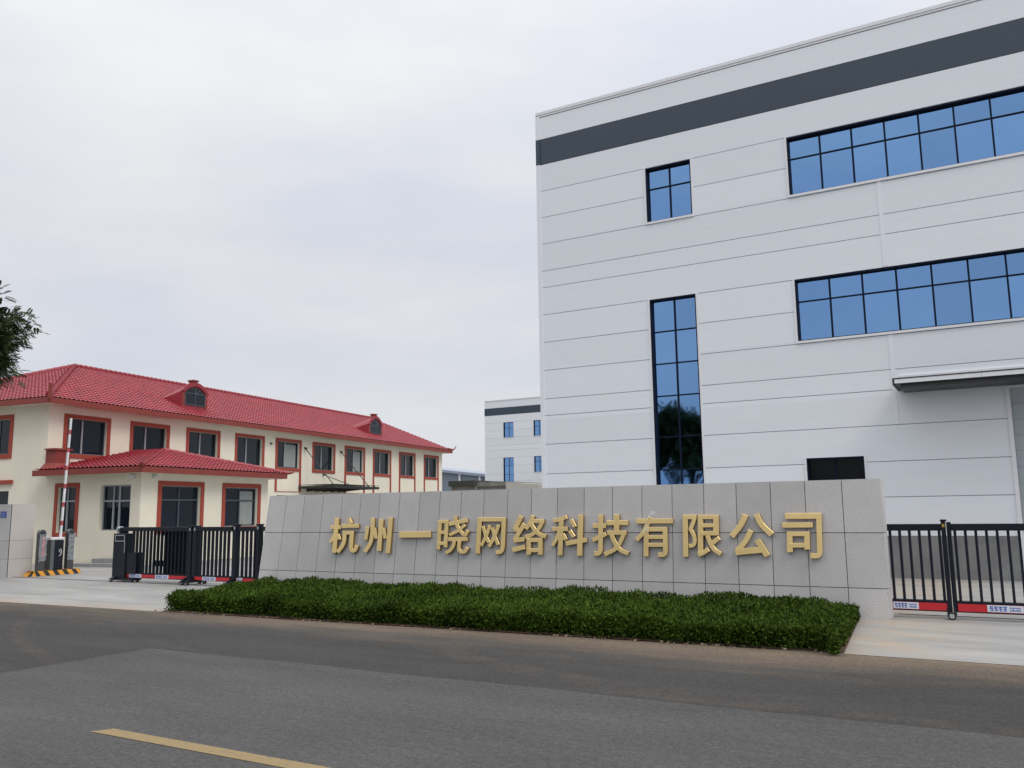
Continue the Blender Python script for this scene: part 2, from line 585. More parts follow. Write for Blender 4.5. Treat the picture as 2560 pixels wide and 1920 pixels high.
class MB:
    """collects boxes, prisms, tubes and free faces; build() links them as one mesh object"""
    def __init__(s):
        s.v, s.f, s.mi, s.mats = [], [], [], []
    def m(s, mt):
        if mt not in s.mats:
            s.mats.append(mt)
        return s.mats.index(mt)
    def add(s, vs, fs, mt=None):
        b = len(s.v)
        s.v += [tuple(p) for p in vs]
        i = 0 if mt is None else s.m(mt)
        for f in fs:
            s.f.append(tuple(b + q for q in f))
            s.mi.append(i)
        return s
    def box(s, x0, x1, y0, y1, z0, z1, mt=None):
        x0, x1 = sorted((x0, x1)); y0, y1 = sorted((y0, y1)); z0, z1 = sorted((z0, z1))
        return s.add([(x0, y0, z0), (x1, y0, z0), (x1, y1, z0), (x0, y1, z0),
                      (x0, y0, z1), (x1, y0, z1), (x1, y1, z1), (x0, y1, z1)],
                     [(0, 3, 2, 1), (4, 5, 6, 7), (0, 1, 5, 4), (1, 2, 6, 5), (2, 3, 7, 6), (3, 0, 4, 7)], mt)
    def hexa(s, a, mt=None):
        """8 corners: bottom ring 0-3, top ring 4-7"""
        return s.add(a, [(0, 3, 2, 1), (4, 5, 6, 7), (0, 1, 5, 4), (1, 2, 6, 5), (2, 3, 7, 6), (3, 0, 4, 7)], mt)
    def poly(s, pts, mt=None):
        return s.add(pts, [tuple(range(len(pts)))], mt)
    def prism(s, ring, vec, mt=None):
        n = len(ring)
        v = Vector(vec)
        top = [tuple(Vector(p) + v) for p in ring]
        fs = [tuple(reversed(range(n))), tuple(range(n, 2 * n))]
        fs += [(i, (i + 1) % n, n + (i + 1) % n, n + i) for i in range(n)]
        return s.add(list(ring) + top, fs, mt)
    def tube(s, p0, p1, r0, r1=None, n=8, mt=None, cap=True):
        r1 = r0 if r1 is None else r1
        p0, p1 = Vector(p0), Vector(p1)
        d = (p1 - p0).normalized()
        a = d.cross(Vector((0, 0, 1)) if abs(d.z) < 0.9 else Vector((1, 0, 0))).normalized()
        b = d.cross(a)
        vs = []
        for p, r in ((p0, r0), (p1, r1)):
            for i in range(n):
                t = 2 * math.pi * i / n
                vs.append(p + a * math.cos(t) * r + b * math.sin(t) * r)
        fs = [(i, (i + 1) % n, n + (i + 1) % n, n + i) for i in range(n)]
        if cap:
            fs += [tuple(reversed(range(n))), tuple(range(n, 2 * n))]
        return s.add(vs, fs, mt)
    def path(s, pts, radii, n=8, mt=None):
        for i in range(len(pts) - 1):
            s.tube(pts[i], pts[i + 1], radii[i], radii[i + 1], n, mt, cap=True)
        return s
    def build(s, name, mt=None, parent=None, smooth=False, bevel=0.0):
        me = bpy.data.meshes.new(name)
        me.from_pydata(s.v, [], s.f)
        if s.mats:
            for q in s.mats:
                me.materials.append(q)
            me.polygons.foreach_set('material_index', s.mi)
        else:
            me.materials.append(mt)
        bm = bmesh.new()
        bm.from_mesh(me)
        bmesh.ops.recalc_face_normals(bm, faces=bm.faces)
        bm.to_mesh(me)
        bm.free()
        if smooth:
            me.polygons.foreach_set('use_smooth', [True] * len(me.polygons))
        me.update()
        o = bpy.data.objects.new(name, me)
        link(o, parent)
        if bevel:
            bv = o.modifiers.new('bevel', 'BEVEL')
            bv.width = bevel
            bv.segments = 2
            bv.limit_method = 'ANGLE'
        return o

def np_mesh(name, verts, quads, mt, parent=None, smooth=False):
    me = bpy.data.meshes.new(name)
    nv, nf = len(verts), len(quads)
    me.vertices.add(nv)
    me.vertices.foreach_set('co', np.asarray(verts, np.float32).ravel())
    me.loops.add(nf * 4)
    me.loops.foreach_set('vertex_index', np.asarray(quads, np.int32).ravel())
    me.polygons.add(nf)
    me.polygons.foreach_set('loop_start', np.arange(0, nf * 4, 4, dtype=np.int32))
    me.update(calc_edges=True)
    me.validate()
    me.materials.append(mt)
    if smooth:
        me.polygons.foreach_set('use_smooth', [True] * nf)
    o = bpy.data.objects.new(name, me)
    return link(o, parent)

def struct(name, mb, mt):
    o = mb.build(name, mt)
    o['kind'] = 'structure'
    return o

def copy_tree(o, parent=None):
    c = o.copy()
    COL.objects.link(c)
    c.parent = parent
    for ch in list(o.children):
        copy_tree(ch, c)
    return c
LETTERS = [
    ('杭', [[-12408,1618,-12406,1528,-12080,1617,-12078,1527],[-12133,1782,-12273,1792,-12210,962,-12350,969],[-12187,1533,-12279,1550,-12206,1479,-12293,1495,-12223,1424,-12309,1442,-12248,1365,-12331,1391,-12285,1306,-12365,1337,-12329,1247,-12407,1280,-12370,1188,-12452,1223],[-12125,1420,-12217,1394,-12057,1292,-12149,1265],[-11783,1802,-11890,1767,-11705,1673,-11812,1637],[-12058,1651,-12054,1551,-11519,1655,-11515,1557],[-11883,1475,-12013,1482,-11891,1398,-12015,1404,-11897,1320,-12020,1328,-11906,1250,-12028,1264,-11920,1195,-12040,1217,-11939,1148,-12054,1183,-11970,1100,-12077,1147,-12015,1049,-12115,1104,-12068,1000,-12165,1058,-12117,950,-12219,1011],[-11995,1488,-11993,1398,-11668,1488,-11667,1399],[-11659,1475,-11787,1482,-11671,1356,-11793,1362,-11680,1237,-11802,1243,-11685,1146,-11807,1150,-11688,1098,-11809,1099,-11687,1082,-11808,1071,-11685,1076,-11799,1044,-11680,1068,-11780,1016,-11679,1067,-11749,992,-11679,1068,-11710,979,-11675,1067,-11669,975,-11673,1066,-11620,984,-11672,1067,-11574,1012,-11660,1086,-11548,1052,-11645,1123,-11529,1095,-11631,1164,-11510,1134]]),
    ('州', [[-11197,1574,-11304,1588,-11258,1271,-11365,1284],[-11033,1781,-11157,1786,-11042,1643,-11161,1648,-11049,1505,-11167,1511,-11059,1387,-11177,1396,-11074,1300,-11190,1316,-11093,1233,-11207,1258,-11123,1166,-11232,1203,-11170,1098,-11272,1145,-11225,1035,-11324,1086,-11276,973,-11380,1026],[-10998,1563,-11085,1554,-10953,1309,-11040,1300],[-10777,1749,-10908,1757,-10841,1022,-10972,1029],[-10727,1563,-10820,1553,-10683,1311,-10775,1301],[-10501,1789,-10630,1799,-10582,974,-10711,980]]),
    ('一', [[-10321,1468,-10319,1330,-9428,1475,-9427,1339]]),
    ('晓', [[-9124,1720,-9227,1726,-9176,1075,-9279,1079],[-8941,1719,-9043,1724,-8981,1122,-9082,1126],[-9216,1727,-9216,1652,-8951,1725,-8951,1651],[-9201,1488,-9201,1414,-9005,1488,-9005,1414],[-9222,1246,-9222,1172,-9023,1247,-9024,1173],[-8948,1675,-8925,1589,-8452,1760,-8431,1675],[-8714,1809,-8814,1804,-8713,1765,-8808,1760,-8710,1725,-8804,1714,-8699,1683,-8791,1662,-8677,1632,-8764,1603,-8646,1577,-8730,1542,-8614,1529,-8693,1487,-8579,1491,-8652,1441,-8543,1458,-8609,1403,-8514,1437,-8571,1376,-8505,1432,-8536,1359,-8522,1432,-8487,1360,-8524,1432,-8453,1381,-8509,1449,-8428,1411,-8491,1481,-8407,1447,-8473,1516,-8385,1480],[-8474,1589,-8534,1643,-8531,1549,-8588,1600,-8588,1506,-8642,1560,-8656,1465,-8701,1523,-8735,1428,-8773,1490,-8820,1396,-8856,1459,-8903,1362,-8941,1429],[-8958,1345,-8957,1257,-8440,1350,-8440,1264],[-8743,1268,-8841,1278,-8752,1230,-8846,1240,-8759,1189,-8852,1204,-8773,1147,-8862,1174,-8796,1108,-8878,1146,-8825,1073,-8900,1119,-8860,1040,-8926,1096,-8903,1012,-8957,1075,-8947,990,-8997,1055,-8988,967,-9040,1036],[-8596,1268,-8699,1280,-8606,1226,-8704,1237,-8614,1184,-8712,1193,-8618,1149,-8717,1154,-8620,1123,-8720,1123,-8620,1106,-8718,1095,-8617,1094,-8710,1066,-8610,1083,-8695,1039,-8604,1076,-8669,1014,-8597,1073,-8631,996,-8577,1069,-8586,989,-8550,1070,-8535,990,-8535,1073,-8481,1006,-8523,1085,-8442,1041,-8505,1114,-8418,1078,-8487,1148,-8395,1110]]),
    ('网', [[-8067,1761,-8180,1768,-8132,993,-8246,997],[-8167,1773,-8168,1683,-7466,1768,-7467,1679],[-7459,1757,-7567,1762,-7472,1578,-7575,1582,-7483,1399,-7586,1402,-7492,1258,-7595,1261,-7498,1176,-7600,1180,-7502,1130,-7604,1139,-7510,1092,-7610,1111,-7524,1056,-7618,1089,-7549,1024,-7621,1085,-7589,1002,-7626,1082,-7638,992,-7648,1078,-7686,990,-7687,1077,-7729,987,-7730,1078],[-7999,1599,-8082,1581,-7981,1533,-8060,1516,-7961,1469,-8040,1450,-7939,1409,-8016,1386,-7914,1354,-7990,1327,-7887,1301,-7961,1273,-7857,1248,-7935,1219],[-7822,1594,-7908,1617,-7854,1518,-7936,1540,-7884,1441,-7965,1464,-7919,1363,-7998,1391,-7963,1289,-8039,1322,-8011,1218,-8086,1252,-8056,1146,-8135,1182],[-7765,1568,-7852,1547,-7745,1500,-7827,1480,-7723,1433,-7805,1412,-7700,1370,-7780,1346,-7674,1312,-7754,1285,-7648,1257,-7726,1229,-7618,1202,-7701,1173],[-7598,1596,-7687,1622,-7632,1519,-7717,1544,-7665,1442,-7749,1468,-7704,1362,-7785,1393,-7751,1283,-7831,1318,-7803,1205,-7882,1241,-7853,1127,-7936,1165]]),
    ('络', [[-7028,1770,-7132,1816,-7199,1489,-7304,1535],[-7269,1555,-7275,1469,-7110,1547,-7117,1462],[-6964,1612,-7056,1660,-7204,1273,-7298,1320],[-7288,1329,-7276,1236,-7022,1357,-7010,1265],[-7325,1128,-7298,1034,-7016,1199,-6989,1106],[-6748,1788,-6841,1821,-6772,1742,-6861,1773,-6795,1694,-6882,1727,-6823,1644,-6907,1682,-6857,1594,-6939,1637,-6895,1544,-6975,1589,-6930,1495,-7014,1542],[-6844,1730,-6845,1645,-6530,1728,-6532,1643],[-6525,1668,-6616,1703,-6553,1620,-6639,1653,-6580,1569,-6663,1607,-6617,1518,-6692,1566,-6664,1470,-6732,1527,-6719,1426,-6779,1489,-6781,1387,-6831,1457,-6848,1356,-6888,1431,-6918,1331,-6953,1408,-6985,1306,-7022,1386],[-6810,1674,-6904,1632,-6783,1623,-6871,1582,-6754,1574,-6840,1530,-6724,1533,-6805,1482,-6692,1501,-6765,1441,-6658,1473,-6722,1407,-6622,1450,-6673,1377,-6580,1433,-6619,1354,-6530,1418,-6564,1338,-6478,1405,-6513,1320],[-6853,1332,-6961,1332,-6860,990,-6967,988],[-6578,1333,-6688,1333,-6585,993,-6695,992],[-6943,1339,-6945,1250,-6590,1340,-6592,1252],[-6907,1127,-6909,1043,-6641,1130,-6643,1046]]),
    ('科', [[-6335,1733,-6321,1649,-6275,1739,-6262,1659,-6218,1747,-6201,1667,-6165,1758,-6141,1680,-6117,1773,-6085,1697,-6070,1791,-6034,1717,-6021,1812,-5983,1734],[-6080,1715,-6188,1719,-6129,991,-6236,993],[-6350,1566,-6352,1479,-5988,1565,-5991,1479],[-6139,1494,-6224,1514,-6156,1446,-6238,1464,-6172,1395,-6253,1417,-6197,1340,-6273,1370,-6234,1281,-6307,1318,-6277,1221,-6348,1260,-6318,1162,-6393,1202],[-6069,1440,-6152,1399,-5996,1319,-6079,1278],[-5871,1732,-5954,1692,-5781,1580,-5863,1540],[-5909,1516,-5988,1471,-5814,1382,-5893,1337],[-6051,1274,-6035,1182,-5571,1353,-5555,1262],[-5628,1805,-5746,1809,-5678,984,-5795,985]]),
    ('技', [[-5428,1629,-5431,1536,-5132,1628,-5134,1536],[-5189,1802,-5296,1804,-5201,1581,-5303,1582,-5210,1360,-5312,1361,-5218,1194,-5320,1194,-5223,1113,-5325,1115,-5227,1080,-5327,1095,-5237,1054,-5330,1088,-5255,1024,-5335,1077,-5287,1000,-5332,1080,-5322,989,-5335,1080,-5360,988,-5349,1079,-5395,992,-5376,1083,-5426,994,-5406,1089],[-5462,1335,-5422,1255,-5158,1464,-5118,1384],[-5122,1694,-5125,1594,-4650,1691,-4653,1593],[-4837,1809,-4953,1811,-4852,1456,-4968,1457],[-5114,1491,-5117,1403,-4696,1491,-4699,1404],[-4694,1455,-4784,1485,-4723,1391,-4809,1419,-4751,1324,-4836,1355,-4785,1260,-4866,1297,-4823,1200,-4900,1244,-4868,1143,-4938,1197,-4928,1090,-4983,1156,-5005,1048,-5045,1122,-5088,1013,-5124,1090,-5169,978,-5206,1059],[-4977,1431,-5069,1397,-4954,1370,-5041,1337,-4929,1310,-5015,1275,-4902,1258,-4984,1216,-4871,1213,-4949,1164,-4839,1174,-4909,1116,-4803,1143,-4860,1074,-4759,1120,-4801,1044,-4705,1100,-4741,1022,-4647,1082,-4685,1000]]),
    ('有', [[-4487,1719,-4490,1621,-3731,1718,-3735,1622],[-4140,1726,-4228,1763,-4166,1680,-4250,1715,-4191,1632,-4274,1668,-4217,1583,-4300,1619,-4246,1529,-4329,1567,-4278,1473,-4359,1514,-4318,1416,-4392,1466,-4366,1364,-4433,1422,-4417,1318,-4481,1378,-4465,1271,-4533,1335],[-4228,1543,-4329,1544,-4257,992,-4357,992],[-4278,1559,-4281,1470,-3852,1558,-3856,1470],[-3847,1550,-3946,1548,-3851,1427,-3946,1426,-3854,1305,-3948,1303,-3857,1206,-3951,1204,-3858,1140,-3952,1138,-3860,1093,-3954,1097,-3868,1053,-3958,1073,-3886,1017,-3960,1067,-3921,992,-3954,1073,-3955,984,-3961,1072,-3993,984,-3982,1072,-4032,988,-4015,1076,-4068,990,-4050,1082],[-4253,1404,-4256,1325,-3929,1404,-3932,1327],[-4259,1254,-4262,1175,-3935,1256,-3938,1178]]),
    ('限', [[-3432,1782,-3535,1781,-3454,998,-3557,995],[-3519,1788,-3523,1700,-3257,1786,-3261,1698],[-3258,1728,-3340,1747,-3270,1692,-3348,1711,-3281,1655,-3359,1676,-3295,1616,-3371,1641,-3313,1575,-3388,1605,-3334,1534,-3407,1566,-3352,1494,-3429,1527],[-3357,1545,-3430,1506,-3337,1506,-3406,1469,-3315,1466,-3386,1431,-3296,1424,-3370,1397,-3284,1383,-3361,1364,-3278,1342,-3355,1331,-3277,1303,-3354,1302,-3281,1264,-3358,1275,-3293,1226,-3364,1253,-3320,1189,-3368,1245,-3362,1170,-3377,1243,-3400,1167,-3403,1241,-3432,1162,-3436,1240],[-3128,1775,-3233,1776,-3162,1048,-3267,1046],[-3222,1783,-3226,1700,-2840,1780,-2844,1697],[-2829,1772,-2935,1773,-2847,1399,-2954,1399],[-3184,1623,-3187,1546,-2931,1621,-2934,1546],[-3191,1479,-3195,1396,-2874,1479,-2878,1396],[-3274,1084,-3245,996,-3239,1094,-3211,1011,-3205,1106,-3174,1024,-3175,1119,-3135,1041,-3143,1137,-3096,1064,-3109,1160,-3060,1088,-3075,1185,-3023,1109],[-3018,1409,-3102,1383,-3004,1356,-3084,1330,-2989,1305,-3068,1276,-2972,1260,-3048,1225,-2951,1221,-3023,1179,-2927,1187,-2994,1137,-2902,1158,-2961,1099,-2871,1134,-2920,1068,-2833,1112,-2879,1044,-2793,1091,-2840,1019],[-2811,1323,-2861,1391,-2955,1221,-3005,1289]]),
    ('公', [[-2276,1756,-2381,1800,-2307,1697,-2407,1739,-2336,1634,-2434,1681,-2378,1564,-2468,1623,-2436,1491,-2520,1558,-2503,1417,-2585,1487,-2566,1342,-2653,1415],[-2079,1806,-2181,1764,-2059,1743,-2155,1704,-2037,1685,-2131,1639,-2007,1630,-2092,1569,-1958,1572,-2035,1501,-1896,1510,-1970,1437,-1830,1449,-1908,1372],[-2195,1472,-2292,1516,-2229,1410,-2321,1453,-2262,1346,-2352,1392,-2305,1279,-2388,1335,-2358,1214,-2435,1279,-2416,1152,-2491,1219,-2472,1090,-2550,1161],[-2555,1152,-2550,1038,-2024,1205,-2020,1092],[-2090,1349,-2185,1291,-1921,1060,-2015,1002]]),
    ('司', [[-1615,1799,-1621,1690,-993,1797,-999,1690],[-983,1792,-1081,1791,-993,1588,-1087,1585,-1001,1384,-1094,1381,-1007,1229,-1100,1225,-1009,1154,-1102,1148,-1009,1124,-1101,1124,-1014,1096,-1103,1114,-1025,1062,-1108,1098,-1051,1028,-1108,1098,-1091,1006,-1109,1097,-1137,1000,-1131,1095,-1183,1003,-1171,1098,-1226,1003,-1213,1103],[-1677,1630,-1681,1534,-1142,1633,-1147,1539],[-1504,1466,-1605,1464,-1518,1105,-1619,1102],[-1598,1470,-1602,1387,-1208,1470,-1213,1388],[-1205,1466,-1304,1464,-1218,1155,-1317,1152],[-1563,1269,-1567,1184,-1266,1274,-1271,1189]])]

# ------------------------------------------------------------------ ground, road, paving
mb = MB(); mb.poly([(-400, -400, -0.012), (400, -400, -0.012), (400, 700, -0.012), (-400, 700, -0.012)])
struct('ground', mb, M['ground'])
EDGE = [(-120, -6.6), (-40, -5.35), (-18.4, -4.52), (-13.4, -4.35), (-9, -4.1), (-5.1, -3.87), (0, -3.87), (3, -3.87), (40, -3.87)]
mb = MB()
for (xa, ya), (xb, yb) in zip(EDGE[:-1], EDGE[1:]):
    mb.poly([(xa, -19.5, -0.004), (xb, -19.5, -0.004), (xb, yb, -0.004), (xa, ya, -0.004)])
struct('road', mb, M['asphalt'])
mb = MB()
for (xa, ya), (xb, yb) in zip(EDGE[:-1], EDGE[1:]):
    mb.poly([(xa, ya, 0), (xb, yb, 0), (xb, 46, 0), (xa, 46, 0)])
struct('forecourt', mb, M['concrete'])
# paler, older asphalt strip down the middle of the road, with a slightly wandering cut edge
mb = MB()
n = 60
top = []
for i in range(n + 1):
    x = -9.05 + 49.05 * i / n
    top.append((x, -7.56 + 0.025 * math.sin(x * 1.7) + 0.012 * math.sin(x * 5.1), 0.001))
for i in range(n):
    mb.poly([(top[i][0], -19.0, 0.001), (top[i + 1][0], -19.0, 0.001), top[i + 1], top[i]])
struct('road_patch', mb, M['asphalt_pale'])
mb = MB()
for i in range(n):
    mb.poly([(top[i][0], top[i][1] - 0.006, 0.003), (top[i + 1][0], top[i + 1][1] - 0.006, 0.003), (top[i + 1][0], top[i + 1][1] + 0.018, 0.003), (top[i][0], top[i][1] + 0.018, 0.003)])
mb.poly([(-9.075, -19.0, 0.003), (-9.04, -19.0, 0.003), (-9.04, -7.565, 0.003), (-9.075, -7.55, 0.003)])
struct('asphalt_seam', mb, mat('tarry_asphalt_seam', (0.030, 0.029, 0.029), 0.8, var=0.4, scale=9))
mb = MB(); mb.poly([(-5.30, -11.035, 0.005), (3.0, -11.035, 0.005), (3.0, -10.87, 0.005), (-5.20, -10.87, 0.005)])
struct('road_marking', mb, M['road_yellow'])
mb = MB()
mb.box(-30, -15.3, 0.36, 0.42, -0.01, 0.008)
mb.box(0.02, 40, 0.90, 0.945, -0.01, 0.008)
struct('gate_track', mb, M['joint'])
# planting bed
BED = [(-13.02, -4.30), (-0.10, -3.84), (-0.48, 0.0), (-14.75, 0.0)]
mb = MB(); mb.poly([(x, y, 0.012) for x, y in BED])
struct('planting_bed', mb, M['soil'])

# ------------------------------------------------------------------ granite sign wall
JT = [-14.54, -13.93, -13.32, -12.70, -12.09, -11.51, -10.94, -10.35, -9.77, -9.21, -8.64, -8.04, -7.44, -6.86, -6.24, -5.63, -5.00, -4.37, -3.75, -3.12, -2.50, -1.87, -1.26, -0.63, 0.0]
JB = [-14.92, -14.28, -13.64, -13.00, -12.38, -11.77, -11.17, -10.59, -10.00, -9.40, -8.80, -8.20, -7.58, -6.96, -6.35, -5.71, -5.08, -4.44, -3.81, -3.18, -2.54, -1.91, -1.28, -0.64, 0.0]
WH = 2.37
ROWS = [0.0, 0.51, 1.448, WH]
TH = 0.46
def jx(k, z):
    return JB[k] + (JT[k] - JB[k]) * z / WH
sign = thing('sign_wall', 'long low grey granite sign wall with raised gold lettering behind the clipped hedge', 'sign wall', (-7.3, 0, 0))
sign_off = -7.3
G = 0.0065
mb = MB()
for k in range(24):
    for r in range(3):
        z0, z1 = ROWS[r] + (G if r else 0), ROWS[r + 1] - (G if r < 2 else 0)
        a0, a1 = jx(k, z0) + (G if k else 0), jx(k, z1) + (G if k else 0)
        b0, b1 = jx(k + 1, z0) - G, jx(k + 1, z1) - G
        mb.hexa([(a0 - sign_off, 0, z0), (b0 - sign_off, 0, z0), (b0 - sign_off, 0.03, z0), (a0 - sign_off, 0.03, z0),
                 (a1 - sign_off, 0, z1), (b1 - sign_off, 0, z1), (b1 - sign_off, 0.03, z1), (a1 - sign_off, 0.03, z1)])
# right end slabs and coping slabs
for r in range(3):
    z0, z1 = ROWS[r] + (G if r else 0), ROWS[r + 1] - (G if r < 2 else 0)
    mb.box(-0.03 - sign_off, 0 - sign_off, 0.036, TH, z0, z1)
for k in range(24):
    mb.box(JT[k] + G - sign_off, JT[k + 1] - G - (0.03 if k == 23 else 0) - sign_off, 0.036, TH, WH - 0.03, WH - 0.003)
mb.build('granite_cladding', M['granite'], sign)
mb = MB()
mb.hexa([(jx(0, 0) + 0.01 - sign_off, 0.012, 0), (-0.012 - sign_off, 0.012, 0), (-0.012 - sign_off, TH - 0.01, 0), (jx(0, 0) + 0.01 - sign_off, TH - 0.01, 0),
         (jx(0, WH) + 0.01 - sign_off, 0.012, WH - 0.012), (-0.012 - sign_off, 0.012, WH - 0.012), (-0.012 - sign_off, TH - 0.01, WH - 0.012), (jx(0, WH) + 0.01 - sign_off, TH - 0.01, WH - 0.012)])
mb.build('wall_core', M['joint'], sign)

for ci, (ch, strokes) in enumerate(LETTERS):
    mb = MB()
    for si, row in enumerate(strokes):
        d = 0.080 + 0.0011 * si
        q = [v / 1000.0 for v in row]
        n = len(q) // 4
        rings = []
        for i in range(n):
            lx, lz, rx, rz = q[4 * i:4 * i + 4]
            L = Vector((lx - sign_off, 0, lz)); R = Vector((rx - sign_off, 0, rz))
            rings.append([L, R])
        # ends pulled in a little on the front so the stroke ends are chamfered too
        prof = []
        for i, (L, R) in enumerate(rings):
            w = (R - L).length
            ins = min(0.006, w * 0.2)
            t = (R - L).normalized()
            if i == 0:
                ax = ((rings[1][0] + rings[1][1]) - (L + R)).normalized() * ins
            elif i == n - 1:
                ax = ((rings[n - 2][0] + rings[n - 2][1]) - (L + R)).normalized() * ins
            else:
                ax = Vector((0, 0, 0))
            Y = Vector((0, 1, 0))
            prof.append([L + Y * -0.025, L + Y * -(d - 0.007), L + t * ins + ax + Y * -d,
                         R - t * ins + ax + Y * -d, R + Y * -(d - 0.007), R + Y * -0.025])
        vs = [p for pr in prof for p in pr]
        fs_side, fs_front = [], []
        for i in range(n - 1):
            a, b = 6 * i, 6 * (i + 1)
            for j in range(5):
                f = (a + j, a + j + 1, b + j + 1, b + j)
                (fs_front if j in (1, 2, 3) else fs_side).append(f)
            fs_side.append((a + 5, a, b, b + 5))
        e0 = 0; e1 = 6 * (n - 1)
        for e in (e0, e1):
            fs_side.append((e, e + 1, e + 4, e + 5))
            fs_front.append((e + 1, e + 2, e + 3, e + 4))
        base = len(mb.v)
        mb.v += [tuple(p) for p in vs]
        for f in fs_front:
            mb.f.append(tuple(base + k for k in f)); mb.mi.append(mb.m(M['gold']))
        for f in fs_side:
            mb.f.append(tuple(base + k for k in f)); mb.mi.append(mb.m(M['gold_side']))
    o = mb.build('letter', None, sign)
    o['label'] = 'raised gold character ' + ch

# loose scrap of clear plastic film caught on the character
pf = MB()
pts = []
for i in range(13):
    t = i / 12
    cx = -4.12 - 0.20 * t + 0.035 * math.sin(t * 9)
    cz = 1.87 - 0.42 * t
    w = 0.025 + 0.035 * abs(math.sin(t * 5 + 0.6))
    y = -0.105 - 0.03 * math.sin(t * 7)
    pts.append([(cx - w, y, cz + 0.01), (cx - 0.2 * w, y - 0.025, cz), (cx + 0.3 * w, y + 0.008, cz - 0.012), (cx + w, y - 0.015, cz + 0.008)])
for i in range(12):
    for j in range(3):
        pf.poly([pts[i][j], pts[i][j + 1], pts[i + 1][j + 1], pts[i + 1][j]])
o = pf.build('plastic_scrap', M['plastic'])
tag(o, 'crumpled scrap of clear plastic film hanging on a gold character of the sign wall', 'plastic film')

# ------------------------------------------------------------------ hedge
def hedge_h(x, y):
    return 0.315 + 0.03 * np.sin(x * 1.9 + y) + 0.028 * np.sin(x * 4.3 - y * 2.1) + 0.02 * np.sin(y * 5.3 + x * 0.7) + 0.018 * np.sin(x * 9.1 + y * 6.3)
FRONT = lambda x: -4.16 + (x + 12.9) * (0.36 / 12.8)
LEFT = lambda y: -13.0 - (y + 4.2) * 0.38
RIGHT = lambda y: -0.22 - (y + 3.8) * 0.085
hedge = thing('hedge', 'low clipped dark green hedge filling the bed in front of the granite sign wall', 'hedge', (-7, -2, 0))
nx, ny = 150, 34
vs = []
for j in range(ny + 1):
    for i in range(nx + 1):
        s, t = i / nx, j / ny
        y = -4.0 + t * 3.86
        x0, x1 = LEFT(y) + 0.10, RIGHT(y) - 0.10
        x = x0 + (x1 - x0) * s
        y = FRONT(x) + 0.12 + (-0.14 - FRONT(x) - 0.12) * t
        edge = min(s * nx, nx - s * nx, t * ny * 1.0) 
        z = float(hedge_h(x, y)) - 0.11
        vs.append((x + 7, y + 2, 0.03 if edge < 0.5 else z))
qd = [(j * (nx + 1) + i, j * (nx + 1) + i + 1, (j + 1) * (nx + 1) + i + 1, (j + 1) * (nx + 1) + i) for j in range(ny) for i in range(nx)]
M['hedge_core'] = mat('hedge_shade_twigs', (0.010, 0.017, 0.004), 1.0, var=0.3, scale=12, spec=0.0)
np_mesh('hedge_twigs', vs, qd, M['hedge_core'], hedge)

def leaf_quads(pos, dirv, length, width, roll=None):
    """diamond shaped leaves: pos base (n,3), dirv unit direction (n,3)"""
    n = len(pos)
    ref = rng.normal(size=(n, 3))
    side = np.cross(dirv, ref)
    side /= np.linalg.norm(side, axis=1)[:, None] + 1e-9
    L = length[:, None] if np.ndim(length) else length
    Wd = width[:, None] if np.ndim(width) else width
    mid = pos + dirv * L * 0.5
    v = np.empty((n, 4, 3))
    v[:, 0] = pos
    v[:, 1] = mid + side * Wd * 0.5
    v[:, 2] = pos + dirv * L
    v[:, 3] = mid - side * Wd * 0.5
    q = np.arange(n * 4).reshape(n, 4)
    return v.reshape(-1, 3), q

NT = 98000
y = rng.uniform(-4.16, -0.08, NT)
x = LEFT(y) + (RIGHT(y) - LEFT(y)) * rng.uniform(0, 1, NT)
y = np.where(y < FRONT(x), FRONT(x) + rng.uniform(0, 0.3, NT), y)
z = hedge_h(x, y) - 0.02 - rng.uniform(0, 1, NT) ** 1.6 * 0.16
# shoots cluster a little, so the top is uneven
z += 0.035 * np.maximum(0, np.sin(x * 23.0 + 3 * np.sin(y * 11)) * np.sin(y * 19.0 + 2 * np.sin(x * 7)))
d = rng.normal(size=(NT, 3)) * 0.62 + np.array([0, 0, 0.9])
P1, D1 = np.stack([x, y, z], 1), d
# front and end faces
NF = 20000
x = rng.uniform(-13.0, -0.2, NF)
zt = rng.uniform(0.0, 1, NF) ** 0.6
y = FRONT(x) + rng.uniform(-0.05, 0.09, NF) + 0.03 * np.sin(x * 6.0)
z = zt * (hedge_h(x, y) - 0.03)
D2 = rng.normal(size=(NF, 3)) * 0.6 + np.array([0, -0.55, 0.45])
P2 = np.stack([x, y, z], 1)
NE = 9000
y = rng.uniform(-4.1, -0.1, NE)
half = rng.uniform(0, 1, NE) < 0.5
x = np.where(half, LEFT(y) + rng.uniform(-0.05, 0.08, NE), RIGHT(y) + rng.uniform(-0.08, 0.05, NE))
z = rng.uniform(0.03, 1, NE) * (hedge_h(x, y) - 0.03)
D3 = rng.normal(size=(NE, 3)) * 0.6 + np.stack([np.where(half, -0.5, 0.5), np.full(NE, -0.1), np.full(NE, 0.45)], 1)
P3 = np.stack([x, y, z], 1)
P = np.concatenate([P1, P2, P3]); D = np.concatenate([D1, D2, D3])
D /= np.linalg.norm(D, axis=1)[:, None]
v, q = leaf_quads(P + np.array([7, 2, 0]), D, rng.uniform(0.045, 0.085, len(P)), rng.uniform(0.018, 0.032, len(P)))
np_mesh('foliage', v, q, M['leaf'], hedge)

